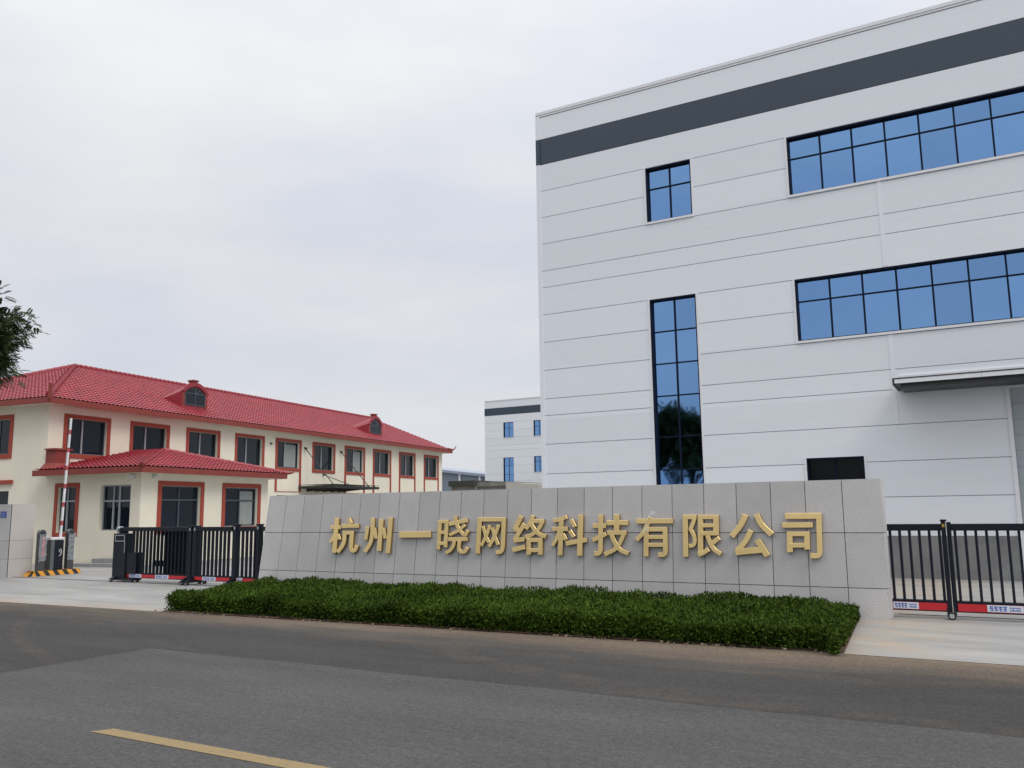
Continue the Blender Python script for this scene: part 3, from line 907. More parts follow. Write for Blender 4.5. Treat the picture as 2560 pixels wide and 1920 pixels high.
# loose pebbles and leaf litter along the edge of the bed
mb = MB()
for i in range(110):
    x = random.uniform(-13.3, -0.1)
    yy = FRONT(x) - abs(random.gauss(0.05, 0.09))
    r = random.uniform(0.008, 0.026)
    a = [(x + r * math.cos(t) * random.uniform(0.7, 1.2), yy + r * math.sin(t) * random.uniform(0.7, 1.2)) for t in (0.3, 1.6, 2.9, 4.3, 5.4)]
    mb.prism([(p[0], p[1], 0.0) for p in a], (0.3 * r, 0.2 * r, r * 0.9))
for i in range(160):
    x = random.uniform(-13.2, -0.15); yy = FRONT(x) - abs(random.gauss(0.03, 0.10)); a = random.uniform(0, 6.28); L_ = random.uniform(0.02, 0.05)
    dx, dy = math.cos(a) * L_, math.sin(a) * L_
    mb.poly([(x, yy, 0.006), (x + dx * .5 - dy * .25, yy + dy * .5 + dx * .25, 0.018), (x + dx, yy + dy, 0.012), (x + dx * .5 + dy * .25, yy + dy * .5 - dx * .25, 0.014)])
o = mb.build('gravel', mat('earthy_pebbles', (0.27, 0.20, 0.14), 0.9, island=0.4))
o['kind'] = 'stuff'

# ------------------------------------------------------------------ panel-clad factory buildings
SEAMS = [1.10, 2.14, 3.10, 4.08, 5.04, 5.60, 6.57, 7.53, 8.48, 9.43, 10.01, 10.97, 11.92, 12.87, 13.83, 14.76, 15.58]
def runs(x0, x1, z0, z1, holes):
    """x intervals of the strip z0..z1 that no hole touches"""
    cur = [(x0, x1)]
    zm = (z0 + z1) / 2
    for hx0, hx1, hz0, hz1 in holes:
        if hz0 < zm < hz1:
            nxt = []
            for a, b in cur:
                if hx1 <= a or hx0 >= b:
                    nxt.append((a, b)); continue
                if hx0 > a: nxt.append((a, hx0))
                if hx1 < b: nxt.append((hx1, b))
            cur = nxt
    return cur

def zcuts(z0, z1, holes):
    c = {z0, z1}
    for h in holes:
        for k in (h[2], h[3]):
            if z0 + 0.004 < k < z1 - 0.004: c.add(k)
    c = sorted(c)
    return list(zip(c[:-1], c[1:]))

def strip_window(parent, x0, x1, z0, z1, vs_, hs, dark=False, depth=0.15):
    """dark aluminium frame with mullions set back in its opening, glass and white flashing"""
    f = MB()
    t = 0.04
    f.box(x0, x0 + t, 0.004, depth + 0.06, z0, z1); f.box(x1 - t, x1, 0.004, depth + 0.06, z0, z1)
    f.box(x0 + t, x1 - t, 0.004, depth + 0.06, z1 - t, z1); f.box(x0 + t, x1 - t, 0.05, depth + 0.06, z0, z0 + 0.035)
    xs = [x0 + t] + vs_ + [x1 - t]
    zs = [z0 + 0.035] + hs + [z1 - t]
    for xv in vs_:
        f.box(xv - 0.024, xv + 0.024, depth - 0.035, depth + 0.05, z0 + 0.035, z1 - t)
    for zv in hs:
        for a, b in zip(xs[:-1], xs[1:]):
            f.box(a + (0.024 if a in vs_ else 0), b - (0.024 if b in vs_ else 0), depth - 0.028, depth + 0.045, zv - 0.020, zv + 0.020)
    w = f.build('window', M['alu_dark'], parent)
    g = MB()
    for a, b in zip(xs[:-1], xs[1:]):
        for c, d in zip(zs[:-1], zs[1:]):
            tx, tz = random.uniform(-0.005, 0.005), random.uniform(-0.005, 0.005)   # every pane sits a hair out of true
            hx_, hz_ = (b - a) / 2 * tx, (d - c) / 2 * tz
            g.poly([(a - 0.01, depth - hx_ - hz_, c - 0.01), (b + 0.01, depth + hx_ - hz_, c - 0.01), (b + 0.01, depth + hx_ + hz_, d + 0.01), (a - 0.01, depth - hx_ + hz_, d + 0.01)])
    g.build('pane', M['black_glass'] if dark else M['blue_glass'], w)
    s = MB()
    s.box(x0 - 0.06, x0 - 0.001, -0.022, 0.05, z0 - 0.07, z1 + 0.03)
    s.box(x1 + 0.001, x1 + 0.06, -0.022, 0.05, z0 - 0.07, z1 + 0.03)
    s.box(x0 - 0.001, x1 + 0.001, -0.035, 0.06, z0 - 0.07, z0 - 0.001)
    s.build('window_flashing', M['white_trim'], w)
    return w

def factory(root, x0, x1, depth, wins, vseams, extra_holes=(), plinth_to=None):
    holes = [w[:4] for w in wins] + list(extra_holes)
    gp = 0.0095
    pan, band = MB(), MB()
    xa = x0 + 0.12
    for z0, z1 in zip(SEAMS[:-1], SEAMS[1:]):
        tgt = band if abs(z0 - 13.83) < 0.01 else pan
        for c0, c1 in zcuts(z0, z1, holes):
            for a, b in runs(xa, x1, c0, c1, holes):
                tgt.box(a, b, 0, 0.04, c0 + (gp if c0 == z0 else 0), c1 - (gp if c1 == z1 else 0))
    pan.build('wall_panel', M['panel'], root)
    band.build('dark_band', M['panel_dark'], root)
    back = MB()
    for c0, c1 in zcuts(0.0, 15.56, holes):
        for a, b in runs(x0 + 0.02, x1, c0, c1, holes):
            back.box(a, b, 0.041, 0.36, c0, c1)
    back.build('wall_backing', M['panel_gap'], root)
    b = MB(); b.box(x0 + 0.02, x1, 0.361, depth, 0, 15.56)
    b.build('wall', M['panel'], root)
    # plinth
    pl = MB()
    for a, bb in runs(x0 + 0.02, plinth_to or x1, 0.0, 1.1, holes):
        pl.box(a, bb, -0.03, 0.04, 0.0, 1.10)
    pl.build('plinth', M['plinth'], root)
    # parapet cap: two stepped folded sheets in lengths
    cp = MB()
    x = x0 - 0.03
    while x < x1:
        xb = min(x + 3.0, x1)
        cp.box(x + 0.004, xb - 0.004, -0.030, 0.30, 15.665, 15.77)
        cp.box(x + 0.004, xb - 0.004, -0.016, 0.30, 15.595, 15.655)
        x += 3.0
    cp.build('parapet_cap', M['white_trim'], root)
    fl = MB()
    fl.box(x0 - 0.03, x0 + 0.12, -0.03, 0.03, 0, 13.83)
    fl.box(x0 - 0.03, x0 + 0.12, -0.03, 0.03, 14.76, 15.59)
    fl.box(x0 - 0.03, x0 + 0.019, 0.03, 0.15, 0, 13.83)
    fl.box(x0 - 0.03, x0 + 0.019, 0.03, 0.15, 14.76, 15.59)
    fl.build('corner_flashing', M['cover'], root)
    fb = MB()
    fb.box(x0 - 0.032, x0 + 0.118, -0.032, 0.03, 13.833, 14.757)
    fb.build('corner_flashing', M['panel_dark'], root)
    if vseams:
        for xv, z0, z1 in vseams:
            vf = MB()
            vf.box(xv - 0.055, xv + 0.055, -0.012, 0.0, z0, z1)
            vf.build('joint_cover', M['cover'], root)
    for w in wins:
        strip_window(root, *w[:6], dark=(len(w) > 6))

MU = [-2.70 + 0.885 * i for i in range(12)]
fac = thing('factory_building', 'tall white panel clad factory with dark slate band near the roof behind the sign wall', 'factory',
            (0.558, 9.278, 0), 0.0089)
factory(fac, -12.06, 26.0, 34.0,
        [(-8.10, -6.59, 11.04, 12.86, [-7.33], [12.17]),
         (-8.12, -6.61, 2.14, 8.48, [-7.35], [3.10, 4.11, 5.39, 6.41, 7.44]),
         (-3.62, 8.10, 11.06, 12.86, MU, [12.21]),
         (-3.64, 8.10, 6.65, 8.48, MU, [7.83]),
         (-3.62, -2.09, 1.45, 3.27, [-2.86], [], True)],
        [(-1.17, 8.52, 10.98), (-1.19, 4.09, 6.57)],
        extra_holes=[(1.50, 6.0, 0.0, 4.90)], plinth_to=1.36)
fl = MB()
fl.box(1.42, 1.52, -0.05, 0.25, 0, 4.98); fl.box(1.52, 6.1, -0.05, 0.25, 4.88, 4.98)
df = fl.build('door_frame', M['white_trim'], fac)
dd = MB()
for i in range(12):
    dd.box(1.53, 6.0, 0.20, 0.30, i * 0.407, (i + 1) * 0.407 - 0.006)
dd.build('roller_door', M['door_grey'], fac)
cn = MB()
cn.box(-1.06, 6.6, -1.28, -0.002, 5.015, 5.145, M['canopy_dark'])
cn.box(-1.08, 6.6, -1.32, -1.282, 5.145, 5.175, M['canopy_dark'])
cn.box(-1.10, -1.062, -1.32, -0.002, 4.990, 5.170, M['canopy_dark'])
cn.box(-0.93, 6.5, -1.20, -0.1, 4.915, 5.014, M['canopy_dark'])
cnp = cn.build('door_canopy', None, fac)
fc = MB()
for i in range(4):
    fc.box(-1.05 + i * 2.0, -1.056 + (i + 1) * 2.0, -1.312, -1.283, 5.035, 5.143)
fc.build('canopy_fascia', M['white_trim'], cnp)
tf = MB(); tf.box(-1.05, 6.6, -0.05, -0.0005, 5.23, 5.40)
tf.build('wall_flashing', M['white_trim'], cnp)

far = thing('factory_building', 'smaller looking distant white factory block with dark band and few blue windows', 'factory',
            (0.558 - 55.4 - 66.5 * 0.0089, 9.278 + 66.5, 0), 0.0089)
factory(far, 0.0, 34.0, 30.0,
        [(2.71, 4.15, 10.97, 12.86, [3.43], [12.15]), (2.65, 4.12, 2.14, 8.48, [3.4], [3.1, 4.11, 5.39, 6.41, 7.44]),
         (6.98, 8.45, 10.97, 12.86, [7.7], [12.15]), (6.98, 8.45, 6.57, 8.48, [7.7], [7.85]),
         (12, 22, 10.97, 12.86, [12 + 0.9 * i for i in range(1, 11)], [12.2]), (12, 22, 6.65, 8.48, [12 + 0.9 * i for i in range(1, 11)], [7.8])],
        [(6.9, 1.2, 6.4)])

# ------------------------------------------------------------------ red roofed building
RZ = math.atan2(0.991, -0.134)
red = thing('red_roof_building', 'cream two storey building with hipped red tile roof, dormers and terracotta window surrounds', 'building',
            (-32.92, 5.226, 0), RZ)
LX, WY, OV = 36.07, 13.96, 0.62
XS = [0.73, 4.32, 7.91, 11.54, 15.0, 18.58, 22.13, 25.61, 29.19, 32.98]
holesC = [(x + 0.18, x + 2.28, 4.61, 6.14) for x in XS]
lowC = [(x + 0.21, x + 2.25, 1.0, 3.00) for x in XS[4:] if abs(x - 18.58) > 0.1]
holesC += lowC + [(18.7, 20.9, 0.05, 2.6)]
wl = MB()
for c0, c1 in zcuts(0, 6.66, holesC):
    for a, b in runs(0.0, LX, c0, c1, holesC):
        wl.box(a, b, 0, 0.3, c0, c1)
holesD = [(2.30, 4.34, 4.62, 6.12), (5.6, 7.64, 4.62, 6.12), (9.0, 11.04, 4.62, 6.12), (2.12, 4.3, 1.3, 3.04), (5.6, 7.6, 1.3, 3.04)]
for c0, c1 in zcuts(0, 6.66, holesD):
    for a, b in runs(0.301, WY, c0, c1, holesD):
        wl.box(0, 0.3, a, b, c0, c1)
wl.box(0.301, LX, 0.301, WY, 0, 6.66)
wl.prism([(LX - 0.3, 0.0, 6.66), (LX - 0.3, WY, 6.66), (LX - 0.3, WY / 2, 9.55)], (0.29, 0, 0))
wl.build('wall', M['cream'], red)
AX, AY = 7.73, 5.29
holesA = [(1.07, 3.27, 1.40, 3.11), (4.80, 7.00, 1.40, 3.11)]
aw = MB()
for c0, c1 in zcuts(0, 3.62, holesA):
    for a, b in runs(0.0, AX, c0, c1, holesA):
        aw.box(a, b, -AY, -AY + 0.3, c0, c1)
holesE = [(-1.83, -0.80, 1.29, 3.12), (-4.06, -3.16, 1.35, 3.15), (-4.76, -4.06, 0.31, 3.15)]
for c0, c1 in zcuts(0, 3.62, holesE):
    for a, b in runs(-AY + 0.301, -0.001, c0, c1, holesE):
        aw.box(0, 0.3, a, b, c0, c1)
aw.box(0.301, AX, -AY + 0.301, -0.001, 0, 3.62)
aw.build('annex_wall', M['cream'], red)

class XF:
    """puts pieces drawn on a wall plane (a along wall, b depth inwards, z) into the building's frame"""
    def __init__(s, kind, off):
        s.k, s.o = kind, off
    def box(s, mb_, a0, a1, b0, b1, z0, z1, mt=None):
        if s.k == 'C': mb_.box(a0, a1, s.o + b0, s.o + b1, z0, z1, mt)
        else: mb_.box(s.o + b0, s.o + b1, a0, a1, z0, z1, mt)

def red_window(xf, a0, a1, z0, z1, split=0.42, trim=0.2, transom=None, frame='alu_mid', mull='alu_grey', tails=0.0, sashes=1, blind=False):
    """a0..a1,z0..z1: clear opening; trim: width of the terracotta surround (0 for none)"""
    f = MB()
    t, d = 0.045, 0.16
    xf.box(f, a0, a0 + t, d - 0.03, d + 0.05, z0, z1, M[frame]); xf.box(f, a1 - t, a1, d - 0.03, d + 0.05, z0, z1, M[frame])
    xf.box(f, a0 + t, a1 - t, d - 0.03, d + 0.05, z1 - t, z1, M[frame]); xf.box(f, a0 + t, a1 - t, d - 0.03, d + 0.05, z0, z0 + t, M[frame])
    am = a0 + (a1 - a0) * split
    zt = z1 - t
    if transom:
        zt = transom
        xf.box(f, a0 + t, a1 - t, d - 0.035, d + 0.04, zt - 0.03, zt + 0.03, M[mull])
        xf.box(f, am - 0.025, am + 0.025, d - 0.03, d + 0.04, zt + 0.03, z1 - t, M[mull])
        zt -= 0.03
    xf.box(f, am - 0.03, am + 0.03, d - 0.045, d + 0.04, z0 + t, zt, M[mull])
    w = f.build('window', None, red)
    g = MB()
    j = random.uniform(-0.004, 0.004)
    xf.box(g, a0 + t, am, d + 0.012 + j, d + 0.02 + j, z0 + t, z1 - t); xf.box(g, am + 0.001, a1 - t, d + 0.02 - j, d + 0.028 - j, z0 + t, z1 - t)
    g.build('pane', M['dark_glass'], w)
    if blind:
        b = MB()
        xf.box(b, am + 0.06, a1 - t - 0.12, d + 0.0005, d + 0.008, z0 + t + 0.02, z1 - t - 0.1)
        b.build('blind', M['interior'], w)
    if trim:
        s = MB()
        q = -0.035
        xf.box(s, a0 - trim, a0 - 0.005, q, -0.001, z0 - trim - tails, z1 + trim)
        xf.box(s, a1 + 0.005, a1 + trim, q, -0.001, z0 - trim - tails, z1 + trim)
        xf.box(s, a0 - 0.005, a1 + 0.005, q, -0.001, z1 + 0.005, z1 + trim)
        xf.box(s, a0 - 0.005, a1 + 0.005, q - 0.01, -0.001, z0 - trim, z0 - 0.005)
        if tails:
            xf.box(s, a0 - 0.005, a1 + 0.005, q, -0.001, z0 - trim - tails, z0 - 2 * trim - tails + 0.02 + 0.18)
        s.build('window_surround', M['trim_red'], w)
    return w

Cw = XF('C', 0.0)
for i, x in enumerate(XS):
    red_window(Cw, x + 0.18, x + 2.28, 4.61, 6.14, trim=0.18, split=[0.42, 0.42, 0.44, 0.42, 0.40, 0.45, 0.5, 0.45, 0.5, 0.42][i],
               tails=1.22 if (i >= 4 and i != 5) else 0.0, blind=(i in (4, 6)))
for h in lowC:
    red_window(Cw, *h, trim=0.0, transom=2.3)
fdoor = MB(); fdoor.box(18.72, 19.79, 0.14, 0.19, 0.06, 2.59); fdoor.box(19.81, 20.88, 0.14, 0.19, 0.06, 2.59)
fdoor.build('door', M['alu_mid'], red)
Dw = XF('D', 0.0)
for k, h in enumerate(holesD):
    red_window(Dw, *h, trim=0.2 if h[2] > 4 else 0.0, transom=None if h[2] > 4 else 2.4)
hd = MB()
for a in (1.9, 5.4):
    hd.box(-0.12, -0.001, a, a + 2.6, 3.34, 3.50)
hd.build('window_hood', M['trim_red'], red)
Aw = XF('C', -AY)
for k, h in enumerate(holesA):
    red_window(Aw, *h, split=0.5, transom=2.55, trim=0.2, frame='alu_mid', mull='alu_mid', blind=(k == 1))
red_window(Dw, *holesE[0], split=0.6, trim=0.17, transom=2.55)
red_window(Dw, *holesE[1], split=0.35, trim=0.0, transom=2.52, frame='alu_grey')
dr = MB()
Dw.box(dr, -4.76, -4.70, 0.10, 0.2, 0.31, 3.15, M['alu_grey']); Dw.box(dr, -4.12, -4.062, 0.10, 0.2, 0.31, 3.15, M['alu_grey'])
Dw.box(dr, -4.70, -4.12, 0.10, 0.2, 3.09, 3.15, M['alu_grey']); Dw.box(dr, -4.70, -4.12, 0.10, 0.2, 2.49, 2.55, M['alu_grey'])
dro = dr.build('door', None, red)
dg = MB(); Dw.box(dg, -4.70, -4.12, 0.15, 0.17, 0.35, 3.09)
dg.build('pane', M['dark_glass'], dro)
st = MB()
st.box(-1.05, -0.001, -5.2, -2.75, 0, 0.13); st.box(-0.70, -0.001, -5.2, -3.66, 0.131, 0.30)
st.build('entrance_step', M['step'], red)
for kk, (xx, yy, nx_) in enumerate([(-0.02, -4.86, 'D'), (0.62, -AY - 0.02, 'C')]):
    lm = MB()
    if nx_ == 'D': lm.tube((0, yy, 3.47), (-0.14, yy, 3.47), 0.09, 0.075, 12); lm.tube((-0.14, yy, 3.47), (-0.19, yy, 3.47), 0.075, 0.03, 12)
    else: lm.tube((xx, -AY, 3.47), (xx, -AY - 0.14, 3.47), 0.09, 0.075, 12); lm.tube((xx, -AY - 0.14, 3.47), (xx, -AY - 0.19, 3.47), 0.075, 0.03, 12)
    lm.build('wall_vent', M['white_paint'], red, smooth=True)

sv = MB(); sv.tube((14.55, 0, 5.95), (14.55, -0.10, 5.93), 0.06, 0.05, 10)
sv.build('wall_sensor', M['alu_mid'], red)

def roof_plane(name, origin, ed, length, sd, run, rise, clips, parent, period=0.23, row=0.36):
    """tiled slope: origin = lower eave corner, ed = eave direction, sd = uphill direction (both horizontal)"""
    o, ed, sd_ = Vector(origin), Vector(ed), Vector(sd)
    na = max(2, int(length / period * 6))
    nr = max(1, int(round(run / row)))
    aa = np.linspace(0, length, na + 1)
    prof = 0.050 * np.abs(np.sin(math.pi * aa / period)) ** 0.8
    bs, off = [], []
    for r in range(nr):
        b0, b1 = run * r / nr, run * (r + 1) / nr
        bs += [b0 + 1e-4, b1]; off += [0.055, 0.0]
    V = np.empty((len(bs), na + 1, 3))
    for j, (b, of) in enumerate(zip(bs, off)):
        base = np.array(o) + np.array(sd_) * b
        V[j] = base[None, :] + np.outer(aa, np.array(ed))
        V[j, :, 2] += rise / run * b + prof + of
    nj, ni = V.shape[:2]
    idx = np.arange(nj * ni).reshape(nj, ni)
    q = np.stack([idx[:-1, :-1], idx[:-1, 1:], idx[1:, 1:], idx[1:, :-1]], -1).reshape(-1, 4)
    me = bpy.data.meshes.new(name)
    me.from_pydata(V.reshape(-1, 3).tolist(), [], q.tolist())
    bm = bmesh.new(); bm.from_mesh(me)
    for co, no in clips:
        bmesh.ops.bisect_plane(bm, geom=bm.verts[:] + bm.edges[:] + bm.faces[:], plane_co=co, plane_no=no, clear_outer=True)
    bmesh.ops.recalc_face_normals(bm, faces=bm.faces)
    if sum(f.normal.z for f in bm.faces) < 0:
        bmesh.ops.reverse_faces(bm, faces=bm.faces)
    bm.to_mesh(me); bm.free()
    me.materials.append(M['tile'])
    ob = bpy.data.objects.new(name, me)
    return link(ob, parent)

def ridge(parent, p0, p1, r=0.12, step=0.33):
    p0, p1 = Vector(p0), Vector(p1)
    L = (p1 - p0).length; n = int(L / step)
    mb_ = MB()
    for i in range(n):
        a = p0 + (p1 - p0) * (i / n); b = p0 + (p1 - p0) * ((i + 1.06) / n)
        mb_.tube(a, b, r * 1.12, r * 0.9, 10)
    return mb_.build('ridge_cap', M['tile_cap'], parent, smooth=False)

EZ, RZ_ = 6.80, 9.80
ry = WY / 2
slope_front = (RZ_ - EZ) / (ry + OV)
hipn = Vector((1, -1, 0)).normalized()
rf = roof_plane('roof', (-OV, -OV, EZ), (1, 0, 0), LX + 2 * OV, (0, 1, 0), ry + OV, RZ_ - EZ, [((-OV, -OV, 0), (-hipn.x, -hipn.y, 0))], red)
roof_plane('roof_slope', (-OV, -OV, EZ), (0, 1, 0), WY + 2 * OV, (1, 0, 0), ry + OV, RZ_ - EZ,
           [((-OV, -OV, 0), (1, -1, 0)), ((-OV, WY + OV, 0), (1, 1, 0))], rf)
bk = MB(); bk.poly([(-OV, WY + OV, EZ), (LX + OV, WY + OV, EZ), (LX + OV, ry, RZ_), (ry, ry, RZ_)])
bk.poly([(LX + OV - 0.02, -OV, EZ - 0.02), (LX + OV - 0.02, WY + OV, EZ - 0.02), (LX + OV - 0.02, ry, RZ_ - 0.02)])
bk.build('roof_slope', M['tile_cap'], rf)
ridge(rf, (ry, ry, RZ_ + 0.06), (LX + OV, ry, RZ_ + 0.06), 0.13)
ridge(rf, (-OV + 0.25, -OV + 0.25, EZ + 0.16), (ry, ry, RZ_ + 0.06), 0.13)
ridge(rf, (-OV + 0.25, WY + OV - 0.25, EZ + 0.16), (ry, ry, RZ_ + 0.06), 0.13)
fm = MB()
fm.box(-OV - 0.03, LX + OV, -OV - 0.03, -OV + 0.03, EZ - 0.20, EZ + 0.04)
fm.box(-OV - 0.03, -OV + 0.03, -OV + 0.031, WY + OV, EZ - 0.20, EZ + 0.04)
fm.box(LX + OV - 0.06, LX + OV, -OV + 0.031, WY + OV, EZ - 0.20, EZ - 0.01)
fm.build('fascia', M['fascia'], rf)
sf = MB()
sf.box(-OV + 0.031, LX + OV - 0.061, -OV + 0.031, WY + OV, EZ - 0.185, EZ - 0.14)
sf.build('soffit', M['soffit'], rf)
# upturned eave-corner finials
fi = MB()
fi.prism([(-OV - 0.06, -OV - 0.06, EZ - 0.05), (-OV + 0.34, -OV + 0.34, EZ + 0.10), (-OV + 0.12, -OV + 0.12, EZ + 0.22), (-OV - 0.02, -OV - 0.02, EZ + 0.60), (-OV - 0.09, -OV - 0.09, EZ + 0.60)], (0.09, -0.09, 0))
fi.build('eave_finial', M['fascia'], rf)
fi = MB()
hx, hy = LX + OV, -OV
P_ = [Vector((hx - 0.5, hy + 0.10, EZ + 0.14)), Vector((hx, hy, EZ + 0.08)), Vector((hx + 0.22, hy - 0.05, EZ + 0.14)), Vector((hx + 0.40, hy - 0.09, EZ + 0.30)), Vector((hx + 0.48, hy - 0.1, EZ + 0.46))]
fi.path(P_, [0.08, 0.075, 0.055, 0.035, 0.015], 7)
fi.build('eave_finial', M['fascia'], rf)

def dormer(cx, yf, sill, spring, apex, half):
    roof_z = lambda yy: EZ + slope_front * (yy + OV)
    z0 = roof_z(yf) - 0.25
    def outline(g, zb, zs_, za, n=10):
        pts = [(-g, zb), (g, zb), (g, zs_)]
        for i in range(1, n):
            t = i / n
            pts.append((g * (1 - 2 * t), zs_ + (za - zs_) * math.sin(math.pi * t) ** 0.75))
        pts.append((-g, zs_))
        return pts
    outer = outline(half + 0.20, z0, spring + 0.08, apex + 0.22)
    yb = yf + 1.75                       # the little roof falls back and dies into the main slope
    b = MB()
    f_ = (roof_z(yb) + 0.03 - z0) / (apex + 0.22 - z0)
    n_ = len(outer)
    b.add([(cx + p[0], yf, p[1]) for p in outer] + [(cx + p[0], yb, z0 + (p[1] - z0) * f_) for p in outer],
          [tuple(reversed(range(n_))), tuple(range(n_, 2 * n_))] + [(i, (i + 1) % n_, n_ + (i + 1) % n_, n_ + i) for i in range(n_)], M['tile_cap'])
    brim = outline(half + 0.27, spring - 0.05, spring + 0.08, apex + 0.29)
    # hood moulding standing proud round the arch
    inner = outline(half + 0.06, spring - 0.05, spring + 0.02, apex + 0.08)
    n = len(brim)
    for i in range(2, n - 1):
        a0, a1, c0, c1 = brim[i], brim[i + 1], inner[i], inner[i + 1]
        ring = [(cx + a0[0], yf - 0.07, a0[1]), (cx + a1[0], yf - 0.07, a1[1]), (cx + c1[0], yf - 0.07, c1[1]), (cx + c0[0], yf - 0.07, c0[1])]
        b.prism(ring, (0, 0.069, 0), M['tile_cap'])
    b.box(cx - half - 0.2, cx - half - 0.02, yf - 0.03, yf - 0.001, z0, spring + 0.02, M['fascia'])
    b.box(cx + half + 0.02, cx + half + 0.2, yf - 0.03, yf - 0.001, z0, spring + 0.02, M['fascia'])
    dm = b.build('dormer', None, rf)
    w = MB()
    w.prism([(cx + p[0], yf - 0.02, p[1]) for p in outline(half, sill, spring, apex)], (0, 0.018, 0))
    w.build('dormer_pane', M['dark_glass'], rf)
    fr = MB()
    fr.box(cx - 0.025, cx + 0.025, yf - 0.045, yf - 0.0205, sill, apex - 0.02)
    fr.box(cx - half, cx + half, yf - 0.044, yf - 0.0205, spring - 0.02, spring + 0.02)
    fr.box(cx - half, cx + half, yf - 0.05, yf - 0.0205, sill - 0.04, sill)
    fr.box(cx - half - 0.02, cx - half + 0.03, yf - 0.046, yf - 0.0205, sill, spring); fr.box(cx + half - 0.03, cx + half + 0.02, yf - 0.046, yf - 0.0205, sill, spring)
    for s_ in (-1, 1):
        fr.tube((cx, yf - 0.03, spring), (cx + s_ * half * 0.55, yf - 0.03, spring + (apex - spring) * 0.72), 0.014, n=6)
    fr.build('dormer_frame', M['alu_mid'], rf)
    ch = MB()
    ch.box(cx - 0.15, cx + 0.15, yf - 0.02, yf + 0.3, apex + 0.14, apex + 0.34)
    ch.box(cx - 0.20, cx + 0.20, yf - 0.07, yf + 0.35, apex + 0.341, apex + 0.42)
    ch.build('dormer_finial', M['fascia'], rf)
dormer(9.52, 1.05, 7.70, 8.28, 8.60, 0.72)
dormer(27.6, 1.05, 7.62, 8.14, 8.58, 0.70)

# annex roof
EA, PA = 3.78, (4.42, -1.98, 4.84)
AO = 0.60
c_fl, c_fr = (-AO, -AY - AO), (AX + AO, -AY - AO)
dl = Vector((PA[0] - c_fl[0], PA[1] - c_fl[1], 0)); dr_ = Vector((PA[0] - c_fr[0], PA[1] - c_fr[1], 0))
rise = PA[2] - EA
nl = Vector((-dl.y, dl.x, 0))       # points to the left of the left hip
nr_ = Vector((dr_.y, -dr_.x, 0))    # points to the right of the right hip
wallc = ((0, -0.005, 0), (0, 1, 0))
ar = roof_plane('annex_roof', (c_fl[0], c_fl[1], EA), (1, 0, 0), AX + 2 * AO, (0, 1, 0), PA[1] - c_fl[1], rise,
                [((*c_fl, 0), nl), ((*c_fr, 0), nr_)], red)
roof_plane('roof_slope', (c_fl[0], c_fl[1], EA), (0, 1, 0), AY + AO, (1, 0, 0), PA[0] - c_fl[0], rise, [((*c_fl, 0), -nl), wallc], ar)
roof_plane('roof_slope', (c_fr[0], c_fr[1], EA), (0, 1, 0), AY + AO, (-1, 0, 0), c_fr[0] - PA[0], rise, [((*c_fr, 0), -nr_), wallc], ar)
ridge(ar, (*c_fl, EA + 0.08), (PA[0], PA[1], PA[2] + 0.05), 0.10)
ridge(ar, (*c_fr, EA + 0.08), (PA[0], PA[1], PA[2] + 0.05), 0.10)
ridge(ar, PA, (PA[0], -0.04, PA[2] + 0.02), 0.10)
fm = MB()
fm.box(c_fl[0] - 0.03, c_fr[0] + 0.03, c_fl[1] - 0.03, c_fl[1] + 0.03, EA - 0.20, EA + 0.035)
fm.box(c_fl[0] - 0.03, c_fl[0] + 0.03, c_fl[1] + 0.031, -0.001, EA - 0.20, EA + 0.035)
fm.box(c_fr[0] - 0.03, c_fr[0] + 0.03, c_fl[1] + 0.031, -0.04, EA - 0.20, EA + 0.035)
fm.build('fascia', M['fascia'], ar)
sf = MB(); sf.box(c_fl[0] + 0.031, c_fr[0] - 0.031, c_fl[1] + 0.031, -0.04, EA - 0.185, EA - 0.15)
sf.build('soffit', M['soffit'], ar)
bl = MB()
bl.box(-0.08, 0.62, -0.62, -0.04, 4.14, 4.68); bl.box(-0.16, 0.70, -0.68, -0.04, 4.68, 4.75)
bl.hexa([(-0.45, -1.0, 3.78), (1.0, -1.0, 3.98), (1.0, -0.04, 3.98), (-0.45, -0.04, 3.78), (-0.10, -0.64, 4.139), (0.64, -0.64, 4.139), (0.64, -0.04, 4.139), (-0.10, -0.04, 4.139)])
bl.build('roof_block', M['fascia'], ar)
for (hx, hy, dx, dy) in ((c_fr[0], c_fr[1], 0.3, -0.25), (c_fl[0], c_fl[1], -0.25, -0.25)):
    fi = MB()
    fi.path([Vector((hx - dx, hy - dy, EA + 0.14)), Vector((hx, hy, EA + 0.06)), Vector((hx + dx * 0.7, hy + dy * 0.7, EA + 0.09)), Vector((hx + dx * 1.2, hy + dy * 1.2, EA + 0.2))], [0.09, 0.08, 0.05, 0.015], 7)
    fi.build('eave_finial', M['fascia'], ar)

# suspended steel entrance canopy
cm = MB()
x0c, x1c, yc, zc = 17.25, 22.3, -2.55, 3.50
for xx in (x0c, x1c - 0.06):
    cm.box(xx, xx + 0.06, yc, -0.002, zc - 0.10, zc + 0.05)
cm.box(x0c + 0.061, x1c - 0.061, yc, yc + 0.06, zc - 0.10, zc + 0.05)
for i in range(1, 6):
    xx = x0c + (x1c - x0c) * i / 6
    cm.prism([(xx - 0.03, -0.002, zc - 0.26), (xx - 0.03, -0.002, zc + 0.02), (xx - 0.03, yc + 0.061, zc + 0.02), (xx - 0.03, yc + 0.061, zc - 0.06)], (0.06, 0, 0))
for i in range(7):
    xx = x0c + (x1c - x0c) * i / 6
    cm.tube((min(max(xx, x0c + 0.1), x1c - 0.1), yc + 0.3, zc + 0.05), (min(max(xx, x0c + 0.1), x1c - 0.1), yc + 0.3, zc + 0.12), 0.05, n=8)
can = cm.build('entrance_canopy', M['canopy_steel'], red)
